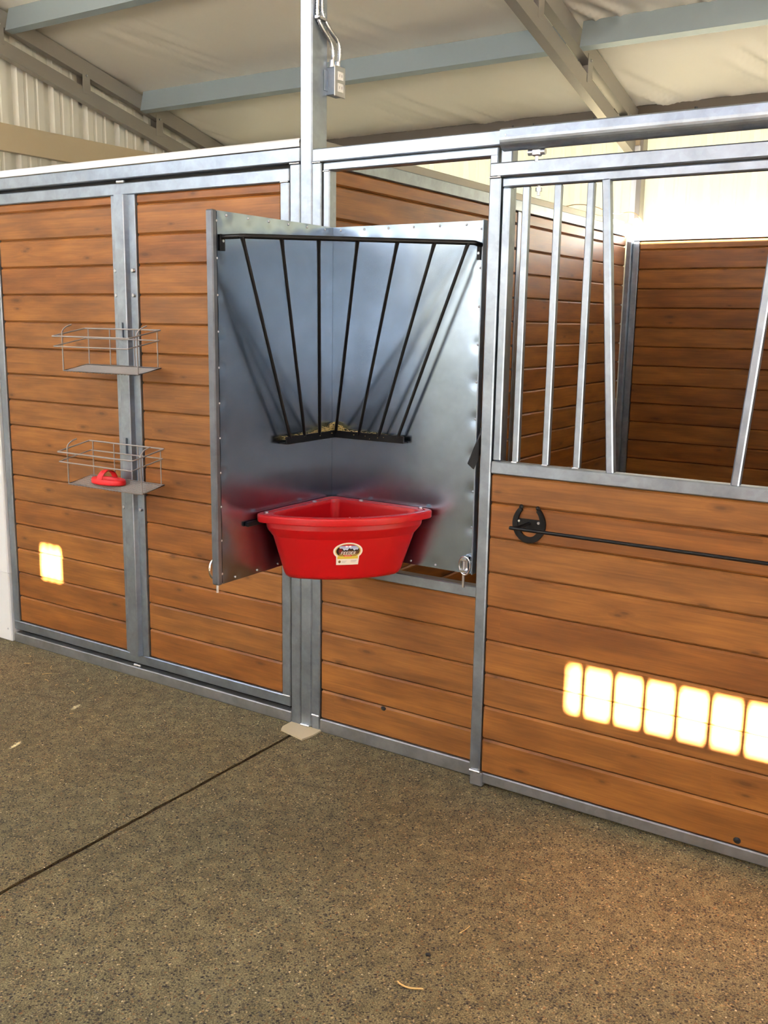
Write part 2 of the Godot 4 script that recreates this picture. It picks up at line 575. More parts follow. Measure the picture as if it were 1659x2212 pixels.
func build_shell() -> void:
	# floor: two poured slabs with a control joint in line with the post
	var fl := thing("floor", "brown exposed aggregate concrete aisle floor with one straight control joint", "floor", Vector3.ZERO, "", "structure")
	var ns := FastNoiseLite.new()
	ns.seed = 31; ns.frequency = 0.55; ns.fractal_octaves = 4
	var ns2 := FastNoiseLite.new()
	ns2.seed = 52; ns2.frequency = 0.9; ns2.fractal_octaves = 3
	var jag := FastNoiseLite.new()
	jag.seed = 8; jag.frequency = 9.0; jag.fractal_octaves = 3
	for side in [[-3.66, 0.016, 60], [0.032, 7.3, 90]]:
		var g := Geo.new()
		var w: int = side[2]
		var h := 240
		var pts := []
		var uvs := PackedVector2Array()
		var cs := PackedColorArray()
		for j in h:
			for i in w:
				var x := lerpf(side[0], side[1], float(i) / (w - 1))
				var z := lerpf(-0.06, 5.0, float(j) / (h - 1))
				var y := 0.0
				if (i == w - 1 and side[0] < 0.0) or (i == 0 and side[0] > 0.0):
					x += jag.get_noise_2d(z, side[0]) * 0.005
					y = -0.003
				pts.append(Vector3(x, y, z))
				uvs.append(Vector2(x, z) / 1.55)
				var b := 0.92 + 0.30 * ns.get_noise_2d(x, z)
				var hue := 0.07 * ns2.get_noise_2d(x + 9.0, z)
				cs.append(Color(clampf(b * (1.0 + hue), 0, 1), clampf(b, 0, 1), clampf(b * (1.0 - hue), 0, 1)))
		g.grid(pts, w, h, Vector3.UP, uvs)
		for j in h - 1:
			for i in w - 1:
				var a := j * w + i
				var q := [a, a + 1, a + w + 1, a, a + w + 1, a + w]
				for t in 2:
					# the winding may have been swapped; colours vary so slowly that the order does not show
					g.col.append(cs[q[t * 3]]); g.col.append(cs[q[t * 3 + 1]]); g.col.append(cs[q[t * 3 + 2]])
		var ex: float = side[1] if side[0] < 0.0 else side[0]
		for j in h - 1:
			var ia := j * w + (w - 1 if side[0] < 0.0 else 0)
			var a2: Vector3 = pts[ia]
			var b2: Vector3 = pts[ia + w]
			g.flat(a2, b2, Vector3(b2.x, -0.03, b2.z), Vector3(a2.x, -0.03, a2.z), Vector3(1.0 if side[0] < 0.0 else -1.0, 0, 0), 2)
			for t in 6: g.col.append(Color(0.5, 0.45, 0.4))
		obj("slab", g, M.floor, fl)
	bar("joint_filler", fl, M.dirt, Vector3(-0.02, -0.09, -0.06), Vector3(0.07, -0.012, 5.0), 0.001)
	bar("sub_base", fl, M.dirt, Vector3(-3.66, -0.2, -3.8), Vector3(7.3, -0.03, 7.5), 0.001)
	bar("stall_footing", fl, M.dirt, Vector3(-3.66, -0.03, -3.75), Vector3(7.3, -0.004, -0.06), 0.001)
	bar("far_footing", fl, M.dirt, Vector3(-3.66, -0.03, 5.0), Vector3(7.3, -0.004, 7.4), 0.001)
	var gr := Geo.new()
	gr.slab(Vector3(-45, -0.4, -45), Vector3(45, -0.15, 45), 0.01)
	structure(obj("ground", gr, M.ground), "bare tan ground outside the barn", "ground")
	# gable wall at the left end, in sheets
	var wl := thing("wall_left", "beige ribbed steel gable wall above the left stall", "wall", Vector3(-3.66, 0, 0), "", "structure")
	var z := -3.75
	while z < -0.1:
		var z2 := minf(z + 0.915, 0.2)
		var g2 := ribbed(Vector3(-3.66, 0, -1.4619 + 0.305 * 8), Vector3(0, 0, 1), Vector3(-1, 0, 0), z + 1.4619 - 0.305 * 8, z2 + 1.4619 - 0.305 * 8, 0.0, func(p: Vector3) -> float: return roof_y(p.z) - 0.01)
		obj("steel_sheet", g2, M.beige, wl)
		z = z2
	bar("outer_skin", wl, M.beige, Vector3(-3.76, 0, -3.8), Vector3(-3.70, 3.15, 0.2), 0.002)
	bar("aisle_jamb", wl, M.beige, Vector3(-3.72, 0, 0.2), Vector3(-3.62, 3.2, 0.3), 0.002)
	bar("barn_door", wl, M.beige, Vector3(-3.80, 0, 0.15), Vector3(-3.76, 3.25, 3.55), 0.002)
	bar("far_sheet", wl, M.beige, Vector3(-3.72, 0, 3.5), Vector3(-3.66, 3.2, 7.45), 0.002)
	var gp := Geo.new()
	gp.prism(PackedVector2Array([Vector2(-3.8, 3.1), Vector2(0.1, 3.2), Vector2(7.45, 3.2), Vector2(7.45, roof_y(7.45)), Vector2(1.83, roof_y(1.83)), Vector2(-3.8, roof_y(-3.8))]), Vector3(-3.76, 0, 0), Vector3(0, 0, 1), Vector3(0, 1, 0), Vector3(0.05, 0, 0), 1)
	obj("gable_top", gp, M.beige, wl)
	# back wall of the stalls
	var wb := thing("wall_back", "bright cream ribbed wall sheets glowing with daylight above the stall's back planks", "wall", Vector3(1.8, 0, -3.72), "", "structure")
	var x := -3.66
	while x < 7.25:
		var x2 := minf(x + 0.915, 7.3)
		var g3 := ribbed(Vector3(0.215, 0, -3.70), Vector3(1, 0, 0), Vector3(0, 0, -1), x - 0.215, x2 - 0.215, 2.26, func(_p: Vector3) -> float: return 3.16, 1)
		obj("fibreglass_sheet", g3, M.cream, wb)
		x = x2
	bar("outer_skin", wb, M.beige, Vector3(-3.76, 0, -3.82), Vector3(7.3, 2.28, -3.76), 0.002)
	# right end of the barn, open across the aisle
	var wr := thing("wall_right", "plain steel end wall with the open aisle doorway", "wall", Vector3(7.3, 0, 0), "", "structure")
	for s in [[-3.8, 0.2, 0.0, 3.2], [3.4, 7.45, 0.0, 3.2]]:
		bar("steel_sheet", wr, M.beige, Vector3(7.3, s[2], s[0]), Vector3(7.36, s[3], s[1]), 0.002)
	var gq := Geo.new()
	gq.prism(PackedVector2Array([Vector2(-3.8, 3.0), Vector2(-0.2, 3.9), Vector2(3.9, 3.9), Vector2(7.45, 3.0), Vector2(7.45, roof_y(7.45)), Vector2(1.83, roof_y(1.83)), Vector2(-3.8, roof_y(-3.8))]), Vector3(7.36, 0, 0), Vector3(0, 0, 1), Vector3(0, 1, 0), Vector3(0.05, 0, 0), 1)
	obj("gable_top", gq, M.beige, wr)

func build_roof() -> void:
	var cl := thing("ceiling", "off-white wrinkled vinyl insulation lining the sloped roof", "ceiling", Vector3(1.8, 3.6, -1.0), "", "structure")
	var wr := FastNoiseLite.new()
	wr.seed = 91; wr.frequency = 1.0; wr.fractal_octaves = 3
	var wr2 := FastNoiseLite.new()
	wr2.seed = 17; wr2.frequency = 0.7
	var lines := [-3.75, -2.56, -1.37, -0.18, 1.01, 1.86]
	var bays := [-3.66, 0.03, 3.69, 7.3]
	for b in 3:
		var g := Geo.new()
		var w := 150
		var h := 150
		var pts := []
		var uvs := PackedVector2Array()
		for j in h:
			for i in w:
				var x := lerpf(bays[b], bays[b + 1], float(i) / (w - 1))
				var z := lerpf(-3.75, 1.83, float(j) / (h - 1))
				var k := 0
				while z > lines[k + 1]: k += 1
				var f: float = (z - lines[k]) / (lines[k + 1] - lines[k])
				var sag := 0.022 * sin(PI * f)
				# pulled folds that fan out from the purlins
				var amp := clampf(0.5 + 1.2 * wr2.get_noise_2d(x * 1.3, z * 1.3 + k * 5.0), 0.0, 1.0)
				var fold := wr.get_noise_2d((x + (z * 0.55)) * 6.0, z * 0.8 + k * 3.0) * 0.040 * amp * (1.0 - 0.5 * f) * (1.0 if b == 1 else 0.35)
				pts.append(Vector3(x, roof_y(z) - sag + fold - 0.004, z))
				uvs.append(Vector2(x, z))
		g.grid(pts, w, h, Vector3(0, -1, 0.2), uvs)
		obj("insulation", g, M.vinyl, cl)
	# roof sheets over the lining, with the clear ridge panels on the far slope left open
	var sl := 0.25
	var bas := Basis(Vector3.RIGHT, atan(-sl))
	var cases := [[-3.9, 1.83, -3.8, 7.4, 1.0]]
	for q in cases:
		var g2 := Geo.new()
		g2.prism(PackedVector2Array([Vector2(-3.95, roof_y(-3.95) + 0.02), Vector2(1.83, roof_y(1.83) + 0.02), Vector2(1.83, roof_y(1.83) + 0.06), Vector2(-3.95, roof_y(-3.95) + 0.06)]), Vector3(-3.8, 0, 0), Vector3(0, 0, 1), Vector3(0, 1, 0), Vector3(11.2, 0, 0))
		obj("roof_sheet", g2, M.roof, cl)
	for q in [[-3.8, 7.4, 1.83, 2.50], [-3.8, 1.5, 2.50, 2.85], [3.3, 7.4, 2.50, 2.85], [-3.8, 7.4, 2.85, 3.2], [-3.8, 7.4, 6.7, 7.7], [-3.8, -3.4, 3.2, 6.7], [-2.1, -1.6, 3.2, 6.7], [-0.3, 0.2, 3.2, 6.7], [1.5, 2.0, 3.2, 6.7], [3.3, 7.4, 3.2, 6.7]]:
		var g3 := Geo.new()
		var za: float = q[2]
		var zb: float = q[3]
		g3.prism(PackedVector2Array([Vector2(za, roof_y(za)), Vector2(zb, roof_y(zb)), Vector2(zb, roof_y(zb) + 0.06), Vector2(za, roof_y(za) + 0.06)]), Vector3(q[0], 0, 0), Vector3(0, 0, 1), Vector3(0, 1, 0), Vector3(q[1] - q[0], 0, 0))
		obj("roof_panel", g3, M.vinyl, cl)
	# milky fibreglass panels let into the far slope
	for q in [[-3.4, -2.1], [-1.6, -0.3], [0.2, 1.5], [2.0, 3.3]]:
		var g9 := Geo.new()
		g9.prism(PackedVector2Array([Vector2(3.2, roof_y(3.2) + 0.03), Vector2(6.7, roof_y(6.7) + 0.03), Vector2(6.7, roof_y(6.7) + 0.034), Vector2(3.2, roof_y(3.2) + 0.034)]), Vector3(q[0], 0, 0), Vector3(0, 0, 1), Vector3(0, 1, 0), Vector3(q[1] - q[0], 0, 0))
		obj("milky_panel", g9, M.milky_new if q[0] < -3.0 else M.milky, cl)
	# purlins: cold-formed C sections square to the roof, one length per bay
	var tilt := Vector3(0, 1, -0.25).normalized()
	var along := Vector3(0, 0.25, 1).normalized()
	var words := {
		"-2.56": ["long blue-grey roof purlin running from the gable to the post line, lower of the two", "blue-grey roof purlin at right of the rafter, above the sliding door"],
		"-1.37": ["blue-grey roof purlin crossing the upper left corner above the gable", "blue-grey roof purlin higher up the slope at right of the rafter"]}
	for zp in [-2.56, -1.37, -0.18, 1.01]:
		for b in 3:
			var x0: float = bays[b] + (0.125 if b == 0 else 0.045)
			var x1: float = bays[b + 1] - 0.045
			var g4 := Geo.new()
			# section: web, two flanges and lips, open towards the ridge
			var s := PackedVector2Array([Vector2(0, 0), Vector2(-0.055, 0), Vector2(-0.055, -0.016), Vector2(-0.0525, -0.016), Vector2(-0.0525, -0.0025), Vector2(-0.0025, -0.0025), Vector2(-0.0025, -0.1475), Vector2(-0.0525, -0.1475), Vector2(-0.0525, -0.134), Vector2(-0.055, -0.134), Vector2(-0.055, -0.15), Vector2(0, -0.15)])
			g4.prism(s, Vector3(x0, roof_y(zp) - 0.006, zp), along, tilt, Vector3(x1 - x0, 0, 0))
			var key := "%.2f" % zp
			if words.has(key) and b < 2:
				tag(obj("roof_purlin", g4, M.purlin, null, Vector3(x0, roof_y(zp), zp)), words[key][b], "purlin", "roof purlins")
			else:
				obj("purlin", g4, M.purlin, cl)
	bar_thing("eave_strut", "dark eave strut along the foot of the roof behind the stall headers", "strut", Vector3(-3.60, 2.985, -3.70), Vector3(7.2, 3.182, -3.62), M.strut)
	# built-up rafters: two chords joined by short clips
	for r in [[-3.57, "ladder-like gable rafter of two chords with clips along the left end wall"], [0.03, "ladder-like roof rafter of two chords above the plank partition"], [3.69, ""]]:
		var rx: float = r[0]
		var t: Node3D = thing("rafter", r[1], "rafter", Vector3(rx, 3.1, -3.7)) if r[1] else cl
		for c in [["top_chord", -0.145, -0.035], ["bottom_chord", -0.325, -0.225]]:
			var g5 := Geo.new()
			var za := -3.62
			var zb := 1.83
			g5.prism(PackedVector2Array([Vector2(za, roof_y(za) + c[1]), Vector2(zb, roof_y(zb) + c[1]), Vector2(zb, roof_y(zb) + c[2]), Vector2(za, roof_y(za) + c[2])]), Vector3(rx - 0.03, 0, 0), Vector3(0, 0, 1), Vector3(0, 1, 0), Vector3(0.06, 0, 0), 2)
			obj(c[0], g5, M.truss, t)
		var zc := -3.45
		while zc < 1.7:
			var g6 := Geo.new()
			for dx in [-0.032, 0.032]:
				g6.box(Vector3(rx + dx, roof_y(zc) - 0.185, zc), Vector3(0.004, 0.16, 0.07), 0.001, 1)
			g6.box(Vector3(rx, roof_y(zc) - 0.185, zc - 0.033), Vector3(0.064, 0.16, 0.004), 0.001, 1)
			var cp := obj("clip", g6, M.truss, t)
			bolt("bolt", cp, Vector3(rx + 0.034, roof_y(zc) - 0.14, zc), Vector3.RIGHT, 0.008, 0.008, M.zinc)
			zc += 0.72
	# tan girt across the gable
	var gt := thing("gable_girt", "wide tan steel girt crossing the gable wall above the left stall", "girt", Vector3(-3.6, 2.84, -1.8))
	var g7 := Geo.new()
	g7.prism(PackedVector2Array([Vector2(0, 0), Vector2(0.05, 0), Vector2(0.05, 0.02), Vector2(0.047, 0.02), Vector2(0.047, 0.003), Vector2(0.003, 0.003), Vector2(0.003, 0.177), Vector2(0.047, 0.177), Vector2(0.047, 0.16), Vector2(0.05, 0.16), Vector2(0.05, 0.18), Vector2(0, 0.18)]), Vector3(-3.605, 2.843, -3.6), Vector3(-1, 0, 0), Vector3(0, 1, 0), Vector3(0, 0, 3.7), 2)
	obj("channel", g7, M.girt, gt)

func bar_thing(called: String, label: String, category: String, a: Vector3, b: Vector3, mat: Material, bev := 0.004) -> MeshInstance3D:
	var g := Geo.new()
	var s := (b - a).abs()
	g.slab(a, b, bev, 0 if s.x >= s.y and s.x >= s.z else (1 if s.y >= s.z else 2))
	var o := obj(called, g, mat, null, Vector3((a.x + b.x) * 0.5, minf(a.y, b.y), (a.z + b.z) * 0.5))
	tag(o, label, category)
	return o

# the opposite row of stalls and its outer wall, behind the camera: they let the daylight in
func build_far_side() -> void:
	var wf := thing("wall_front", "outer wall of the opposite stalls with doorway, windows and eave slots", "wall", Vector3(1.8, 0, 7.4), "", "structure")
	# x from, x to, y from, y to of the solid pieces
	for p in [[-3.7, -3.2, 0, 3.18], [-3.2, -0.4, 2.6, 3.18], [-3.2, -0.4, 0, 1.3], [-0.4, 0.523, 0, 3.18], [0.523, 0.678, 0, 2.769], [0.523, 0.678, 2.95, 3.18], [0.678, 3.444, 2.25, 3.18], [0.678, 3.444, 0, 1.1], [0.678, 0.9, 1.1, 2.25], [2.9, 3.444, 1.1, 2.25], [3.444, 6.0, 0, 1.1], [3.444, 3.9, 1.1, 2.25], [5.6, 6.0, 1.1, 2.25], [3.444, 6.0, 2.25, 2.742], [3.444, 6.0, 2.912, 3.18], [6.0, 7.36, 0, 3.18]]:
		bar("steel_sheet", wf, M.beige, Vector3(p[0], p[2], 7.4), Vector3(p[1], p[3], 7.45), 0.001)
	for x in [0.575, 0.626]:
		bar("slot_bar", wf, M.galv, Vector3(x - 0.005, 2.769, 7.41), Vector3(x + 0.005, 2.95, 7.43), 0.001)
	var lt := Geo.new()
	lt.prism(PackedVector2Array([Vector2(7.4, 3.12), Vector2(10.6, 2.32), Vector2(10.6, 2.36), Vector2(7.4, 3.16)]), Vector3(-4.2, 0, 0), Vector3(0, 0, 1), Vector3(0, 1, 0), Vector3(4.7, 0, 0))
	obj("lean_to", lt, M.beige, wf)
	for px in [-4.1, 0.4]:
		bar("lean_to_post", wf, M.galv, Vector3(px - 0.04, -0.15, 10.5), Vector3(px + 0.04, 2.34, 10.58))
	var of := thing("wall_aisle", "barred stall fronts along the opposite side of the aisle", "wall", Vector3(1.8, 0, 3.75), "", "structure")
	for s in [[0.05, 3.64], [3.74, 7.25]]:
		for k in 9:
			board(of, Vector3(s[0], 0.05 + k * 0.128, 3.75), Vector3(s[1], 0.05 + (k + 1) * 0.128, 3.79), 0)
		bar("rail", of, M.galv, Vector3(s[0], 1.202, 3.745), Vector3(s[1], 1.247, 3.79))
		bar("rail", of, M.galv, Vector3(s[0], 2.20, 3.745), Vector3(s[1], 2.40, 3.79))
	var x := 2.404 - 0.109 * 20.0
	while x < 7.2:
		if x > 0.1 and absf(x - 3.69) > 0.06:
			bar("grille_bar", of, M.galv, Vector3(x - 0.011, 1.247, 3.757), Vector3(x + 0.011, 2.20, 3.779), 0.002)
		x += 0.109
	for px in [0.0, 3.69]:
		bar("post", of, M.galv, Vector3(px - 0.04, 0, 3.74), Vector3(px + 0.04, roof_y(3.75) - 0.02, 3.84))
	bar("partition", of, wood[0], Vector3(-0.02, 0.02, 3.85), Vector3(0.02, 1.5, 7.38), 0.002)
	# the rest of the near row, out of the frame
	var nr := thing("wall_near", "plank wall of the near row beyond the white corner trim", "wall", Vector3(-2.9, 0, 0), "", "structure")
	for k in 17:
		board(nr, Vector3(-3.62, 0.05 + k * 0.1305, -0.045), Vector3(-2.11, 0.05 + (k + 1) * 0.1305, -0.005), 0)
	var nr2 := thing("wall_near", "plank wall of the near row to the right of the sliding door", "wall", Vector3(3.0, 0, 0), "", "structure")
	for k in 17:
		board(nr2, Vector3(2.29, 0.05 + k * 0.1305, -0.045), Vector3(3.63, 0.05 + (k + 1) * 0.1305, -0.005), 0)
	bar("jamb", nr2, M.galv, Vector3(2.24, 0, -0.05), Vector3(2.285, 2.37, 0.0))
	var pr := thing("wall_partition", "plank partition on the far side of the barred stall", "wall", Vector3(3.7, 0, -1.8), "", "structure")
	for k in 17:
		board(pr, Vector3(3.68, 0.04 + k * 0.1305, -3.6), Vector3(3.72, 0.04 + (k + 1) * 0.1305, -0.05), 2)

func build_post_and_rails() -> void:
	var p := thing("steel_post", "tall galvanized square post rising past the roof beside the swing feeder", "post", Vector3(0.03, 0, -0.05))
	bar("tube", p, M.galv, Vector3(0, 0.008, -0.10), Vector3(0.058, 3.735, 0), 0.005)
	var bp := Geo.new()
	bp.prism(PackedVector2Array([Vector2(-0.05, -0.14), Vector2(0.112, -0.14), Vector2(0.112, 0.06), Vector2(0.10, 0.118), Vector2(-0.035, 0.09), Vector2(-0.05, 0.06)]), Vector3(0, 0.008, 0), Vector3(1, 0, 0), Vector3(0, 0, 1), Vector3(0, -0.0075, 0))
	var plate := obj("base_plate", bp, M.girt, p)
	weld(plate, Vector3(0.006, 0.011, 0.004), Vector3(0.05, 0.011, 0.004), 0.005)
	# headers
	var h := thing("header_rail", "long galvanized header with white top flashing over the left plank door", "rail", Vector3(-1.0, 2.33, -0.02))
	bar("channel", h, M.galv, Vector3(-2.5, 2.331, -0.045), Vector3(-0.001, 2.387, 0.0))
	var fl := Geo.new()
	fl.prism(PackedVector2Array([Vector2(0, 0), Vector2(0.006, 0.0), Vector2(0.006, 0.024), Vector2(0.0, 0.031), Vector2(-0.05, 0.031), Vector2(-0.05, 0.028), Vector2(-0.004, 0.028), Vector2(0.002, 0.022)]), Vector3(-2.5, 2.388, 0), Vector3(0, 0, 1), Vector3(0, 1, 0), Vector3(2.499, 0, 0))
	obj("flashing", fl, M.white_flash, h)
	var h2 := thing("header_rail", "short bright galvanized header between the post and the door track", "rail", Vector3(0.45, 2.32, -0.02))
	bar("channel", h2, M.galv, Vector3(0.059, 2.324, -0.045), Vector3(0.91, 2.374, 0.0))
	# jambs
	var j1 := thing("door_jamb", "galvanized jamb tube left of the tall post, welded under the long header", "jamb", Vector3(-0.026, 0, -0.02))
	bar("tube", j1, M.galv, Vector3(-0.051, 0.0, -0.045), Vector3(-0.001, 2.325, 0.0))
	weld(j1, Vector3(-0.049, 2.327, 0.001), Vector3(-0.003, 2.327, 0.001))
	var j2 := thing("door_jamb", "galvanized jamb tube right of the tall post, welded under the short header", "jamb", Vector3(0.08, 0, -0.02))
	bar("tube", j2, M.galv, Vector3(0.059, 0.0, -0.045), Vector3(0.102, 2.322, 0.0))
	weld(j2, Vector3(0.062, 2.323, 0.001), Vector3(0.10, 2.323, 0.001))
	weld(j2, Vector3(0.062, 0.068, 0.001), Vector3(0.10, 0.068, 0.001))
	var j3 := thing("door_jamb", "galvanized strike jamb behind the left edge of the sliding door", "jamb", Vector3(0.88, 0, -0.02))
	bar("tube", j3, M.galv, Vector3(0.868, 0.0, -0.045), Vector3(0.912, 2.322, 0.0))
	var s := thing("door_sill", "galvanized sill bar on the concrete below the left plank door", "sill", Vector3(-1.0, 0, -0.02))
	bar("tube", s, M.galv_wide, Vector3(-1.953, 0.0, -0.045), Vector3(-0.052, 0.052, 0.0))
	var w := thing("corner_trim", "white metal corner trim at the left edge of the plank door", "trim", Vector3(-2.03, 0, 0))
	bar("face", w, M.white, Vector3(-2.105, 0.0, -0.06), Vector3(-1.957, 2.32, 0.012), 0.006)
	bar("joint_band", w, M.white, Vector3(-2.107, 0.38, -0.06), Vector3(-1.9555, 0.384, 0.0135), 0.001)
	bolt("screw", w, Vector3(-1.985, 0.07, 0.012), Vector3(0, 0, 1), 0.005, 0.004, M.zinc)

func build_left_door() -> void:
	var d := thing("door_1", "closed wide plank door in a galvanized frame left of the tall post", "door", Vector3(-1.0, 0.07, -0.02), "", "structure")
	var zf := -0.004
	var zb := -0.045
	bar("top_rail", d, M.galv, Vector3(-1.951, 2.262, zb), Vector3(-0.058, 2.314, zf))
	bar("bottom_rail", d, M.galv, Vector3(-1.951, 0.072, zb), Vector3(-0.058, 0.120, zf))
	bar("stile", d, M.galv, Vector3(-1.951, 0.120, zb), Vector3(-1.905, 2.262, zf))
	bar("stile", d, M.galv, Vector3(-0.104, 0.120, zb), Vector3(-0.058, 2.262, zf))
	bar("mullion", d, M.galv, Vector3(-1.080, 0.120, zb), Vector3(-0.926, 2.262, zf), 0.002)
	var hat := Geo.new()
	hat.prism(PackedVector2Array([Vector2(-0.037, 0), Vector2(-0.032, 0.022), Vector2(-0.028, 0.025), Vector2(0.026, 0.025), Vector2(0.030, 0.022), Vector2(0.036, 0)]), Vector3(-1.003, 0.120, zf), Vector3(1, 0, 0), Vector3(0, 0, 1), Vector3(0, 2.142, 0), 1)
	obj("mullion_rib", hat, M.galv, d)
	# the gap round the door is closed from behind by a stop
	bar("stop", d, M.rubber, Vector3(-1.953, 2.28, -0.09), Vector3(-0.02, 2.36, -0.05))
	bar("stop", d, M.rubber, Vector3(-1.953, 0.0, -0.09), Vector3(-0.02, 0.10, -0.05))
	bar("stop", d, M.rubber, Vector3(-0.09, 0.11, -0.09), Vector3(-0.02, 2.27, -0.05))
	for xs in [[-1.905, -1.080], [-0.926, -0.104]]:
		var y := 2.262
		var ny := 2.220
		tongue(d, Vector3(xs[0], 0.12, -0.034), Vector3(xs[1], 2.262, -0.026))
		while y > 0.121:
			board(d, Vector3(xs[0], maxf(ny, 0.12), -0.043), Vector3(xs[1], y, -0.012), 0)
			y = ny
			ny -= 0.1306
			if ny < 0.16: ny = 0.12
	weld(d, Vector3(-1.03, 2.318, -0.002), Vector3(-0.985, 2.318, -0.002), 0.006)
	weld(d, Vector3(-1.03, 0.062, -0.006), Vector3(-0.985, 0.062, -0.006), 0.006)
	weld(d, Vector3(-0.10, 2.262, -0.003), Vector3(-0.06, 2.262, -0.003))
	weld(d, Vector3(-0.10, 0.12, -0.003), Vector3(-0.06, 0.12, -0.003))
	for y in [1.935, 1.826, 0.845]:
		for x in [-1.055, -0.944]:
			bolt("bolt", d, Vector3(x, y, zf), Vector3(0, 0, 1), 0.010, 0.011, M.zinc)

func build_center_panel() -> void:
	var p := thing("stall_panel", "short fixed plank panel below the swing feeder right of the post", "panel", Vector3(0.45, 0, -0.02))
	bar("bottom_rail", p, M.galv_wide, Vector3(0.103, 0.0, -0.045), Vector3(0.865, 0.058, 0.0))
	bar("mid_rail", p, M.galv, Vector3(0.103, 0.716, -0.045), Vector3(0.865, 0.760, 0.0))
	var ys := [0.058, 0.186, 0.317, 0.445, 0.575, 0.716]
	tongue(p, Vector3(0.103, 0.058, -0.030), Vector3(0.865, 0.716, -0.021))
	for k in 5:
		board(p, Vector3(0.103, ys[k], -0.043), Vector3(0.865, ys[k + 1], -0.007), 0)
	var kn := Geo.new()
	kn.ball(Vector3(0.422, 0.178, -0.0075), Vector3(0.013, 0.010, 0.002), 8, 5)
	obj("knot_hole", kn, M.stone, p)
	# the frame of the opening that the feeder closes
	var f := thing("feed_opening", "slim galvanized frame of the feed opening above the swing feeder", "frame", Vector3(0.48, 0.76, -0.02))
	bar("stile", f, M.galv, Vector3(0.111, 0.762, -0.05), Vector3(0.141, 2.318, -0.002))
	bar("stile", f, M.galv, Vector3(0.826, 0.762, -0.05), Vector3(0.858, 2.318, -0.002))
	bar("top_rail", f, M.galv, Vector3(0.111, 2.290, -0.05), Vector3(0.858, 2.320, -0.001))
	weld(f, Vector3(0.112, 2.289, 0.0), Vector3(0.14, 2.289, 0.0), 0.0025)

func build_partition() -> void:
	var p := thing("plank_partition", "stained plank partition running back from the post inside the stall", "partition", Vector3(0.03, 0, -1.8))
	for seg in [[-3.56, -1.885], [-1.85, -0.06]]:
		var y := 2.325
		var ny := 2.260
		tongue(p, Vector3(0.026, 0.03, seg[0]), Vector3(0.034, 2.325, seg[1]))
		while y > 0.04:
			board(p, Vector3(0.01, maxf(ny, 0.03), seg[0]), Vector3(0.05, y, seg[1]), 2)
			y = ny
			ny -= 0.1306
	bar("stiffener", p, M.galv, Vector3(0.004, 0.03, -1.888), Vector3(0.054, 2.325, -1.848), 0.002)
	bar("cap_channel", p, M.galv, Vector3(0.0, 2.325, -3.56), Vector3(0.056, 2.384, -0.10), 0.004)
	bar("cap_angle", p, M.truss, Vector3(-0.03, 2.384, -3.56), Vector3(0.03, 2.425, -0.10), 0.003)
	# back wall lining
	var b := thing("back_planks", "stained plank lining of the stall's back wall, seen through the bars", "panelling", Vector3(1.9, 0, -3.6))
	var y2 := 2.297
	var n2 := 2.237
	tongue(b, Vector3(0.135, 0.03, -3.624), Vector3(3.67, 2.297, -3.616))
	while y2 > 0.04:
		board(b, Vector3(0.135, maxf(n2, 0.03), -3.64), Vector3(3.67, y2, -3.60), 0)
		y2 = n2
		n2 -= 0.1306
	bar("top_rail", b, M.galv, Vector3(0.088, 2.297, -3.65), Vector3(3.67, 2.345, -3.575), 0.004)
	var c := thing("corner_post", "galvanized corner post where the partition meets the back planks", "post", Vector3(0.09, 0, -3.6))
	bar("flange", c, M.galv, Vector3(0.056, 0.0, -3.64), Vector3(0.090, 2.296, -3.555), 0.003)
	bar("face", c, M.galv, Vector3(0.091, 0.0, -3.64), Vector3(0.134, 2.296, -3.592), 0.003)
	var k := thing("wall_column", "slim tan steel column rising from the partition end to the eave", "column", Vector3(0.08, 2.35, -3.66))
	bar("flange", k, M.truss, Vector3(0.078, 2.346, -3.695), Vector3(0.114, 3.03, -3.61), 0.003)
	bar("web", k, M.white_flash, Vector3(0.035, 2.426, -3.695), Vector3(0.0775, 3.03, -3.63), 0.003)
	var jb := thing("junction_fitting", "small white fitting on the slim column under the track cover", "fitting", Vector3(0.075, 2.88, -3.6))
	bar("box", jb, M.white, Vector3(0.045, 2.885, -3.629), Vector3(0.095, 2.925, -3.595), 0.006)
	bar("cap", jb, M.girt, Vector3(0.05, 2.925, -3.625), Vector3(0.09, 2.965, -3.60), 0.004)
	# loose fence wire
	var w := Geo.new()
	w.tube(curve([Vector3(-0.37, 2.532, -3.45), Vector3(-0.29, 2.542, -3.45), Vector3(-0.21, 2.536, -3.45), Vector3(-0.13, 2.517, -3.45), Vector3(-0.06, 2.487, -3.47), Vector3(0.0, 2.471, -3.5), Vector3(0.061, 2.486, -3.55), Vector3(0.099, 2.477, -3.58), Vector3(0.132, 2.441, -3.59), Vector3(0.158, 2.391, -3.59), Vector3(0.191, 2.350, -3.58), Vector3(0.6, 2.349, -3.585), Vector3(1.2, 2.352, -3.58), Vector3(2.0, 2.348, -3.585)], 6), 0.0032, 6)
	tag(obj("fence_wire", w, M.cable, null, Vector3(0.1, 2.35, -3.55)), "thin loose wire looping over the partition cap at the bright back corner", "wire")

func curve(p: Array, steps: int) -> Array:
	var out := []
	for i in p.size() - 1:
		var a: Vector3 = p[maxi(i - 1, 0)]
		var d: Vector3 = p[mini(i + 2, p.size() - 1)]
		for s in steps:
			out.append((p[i] as Vector3).cubic_interpolate(p[i + 1], a, d, float(s) / steps))
	out.append(p[p.size() - 1])
	return out

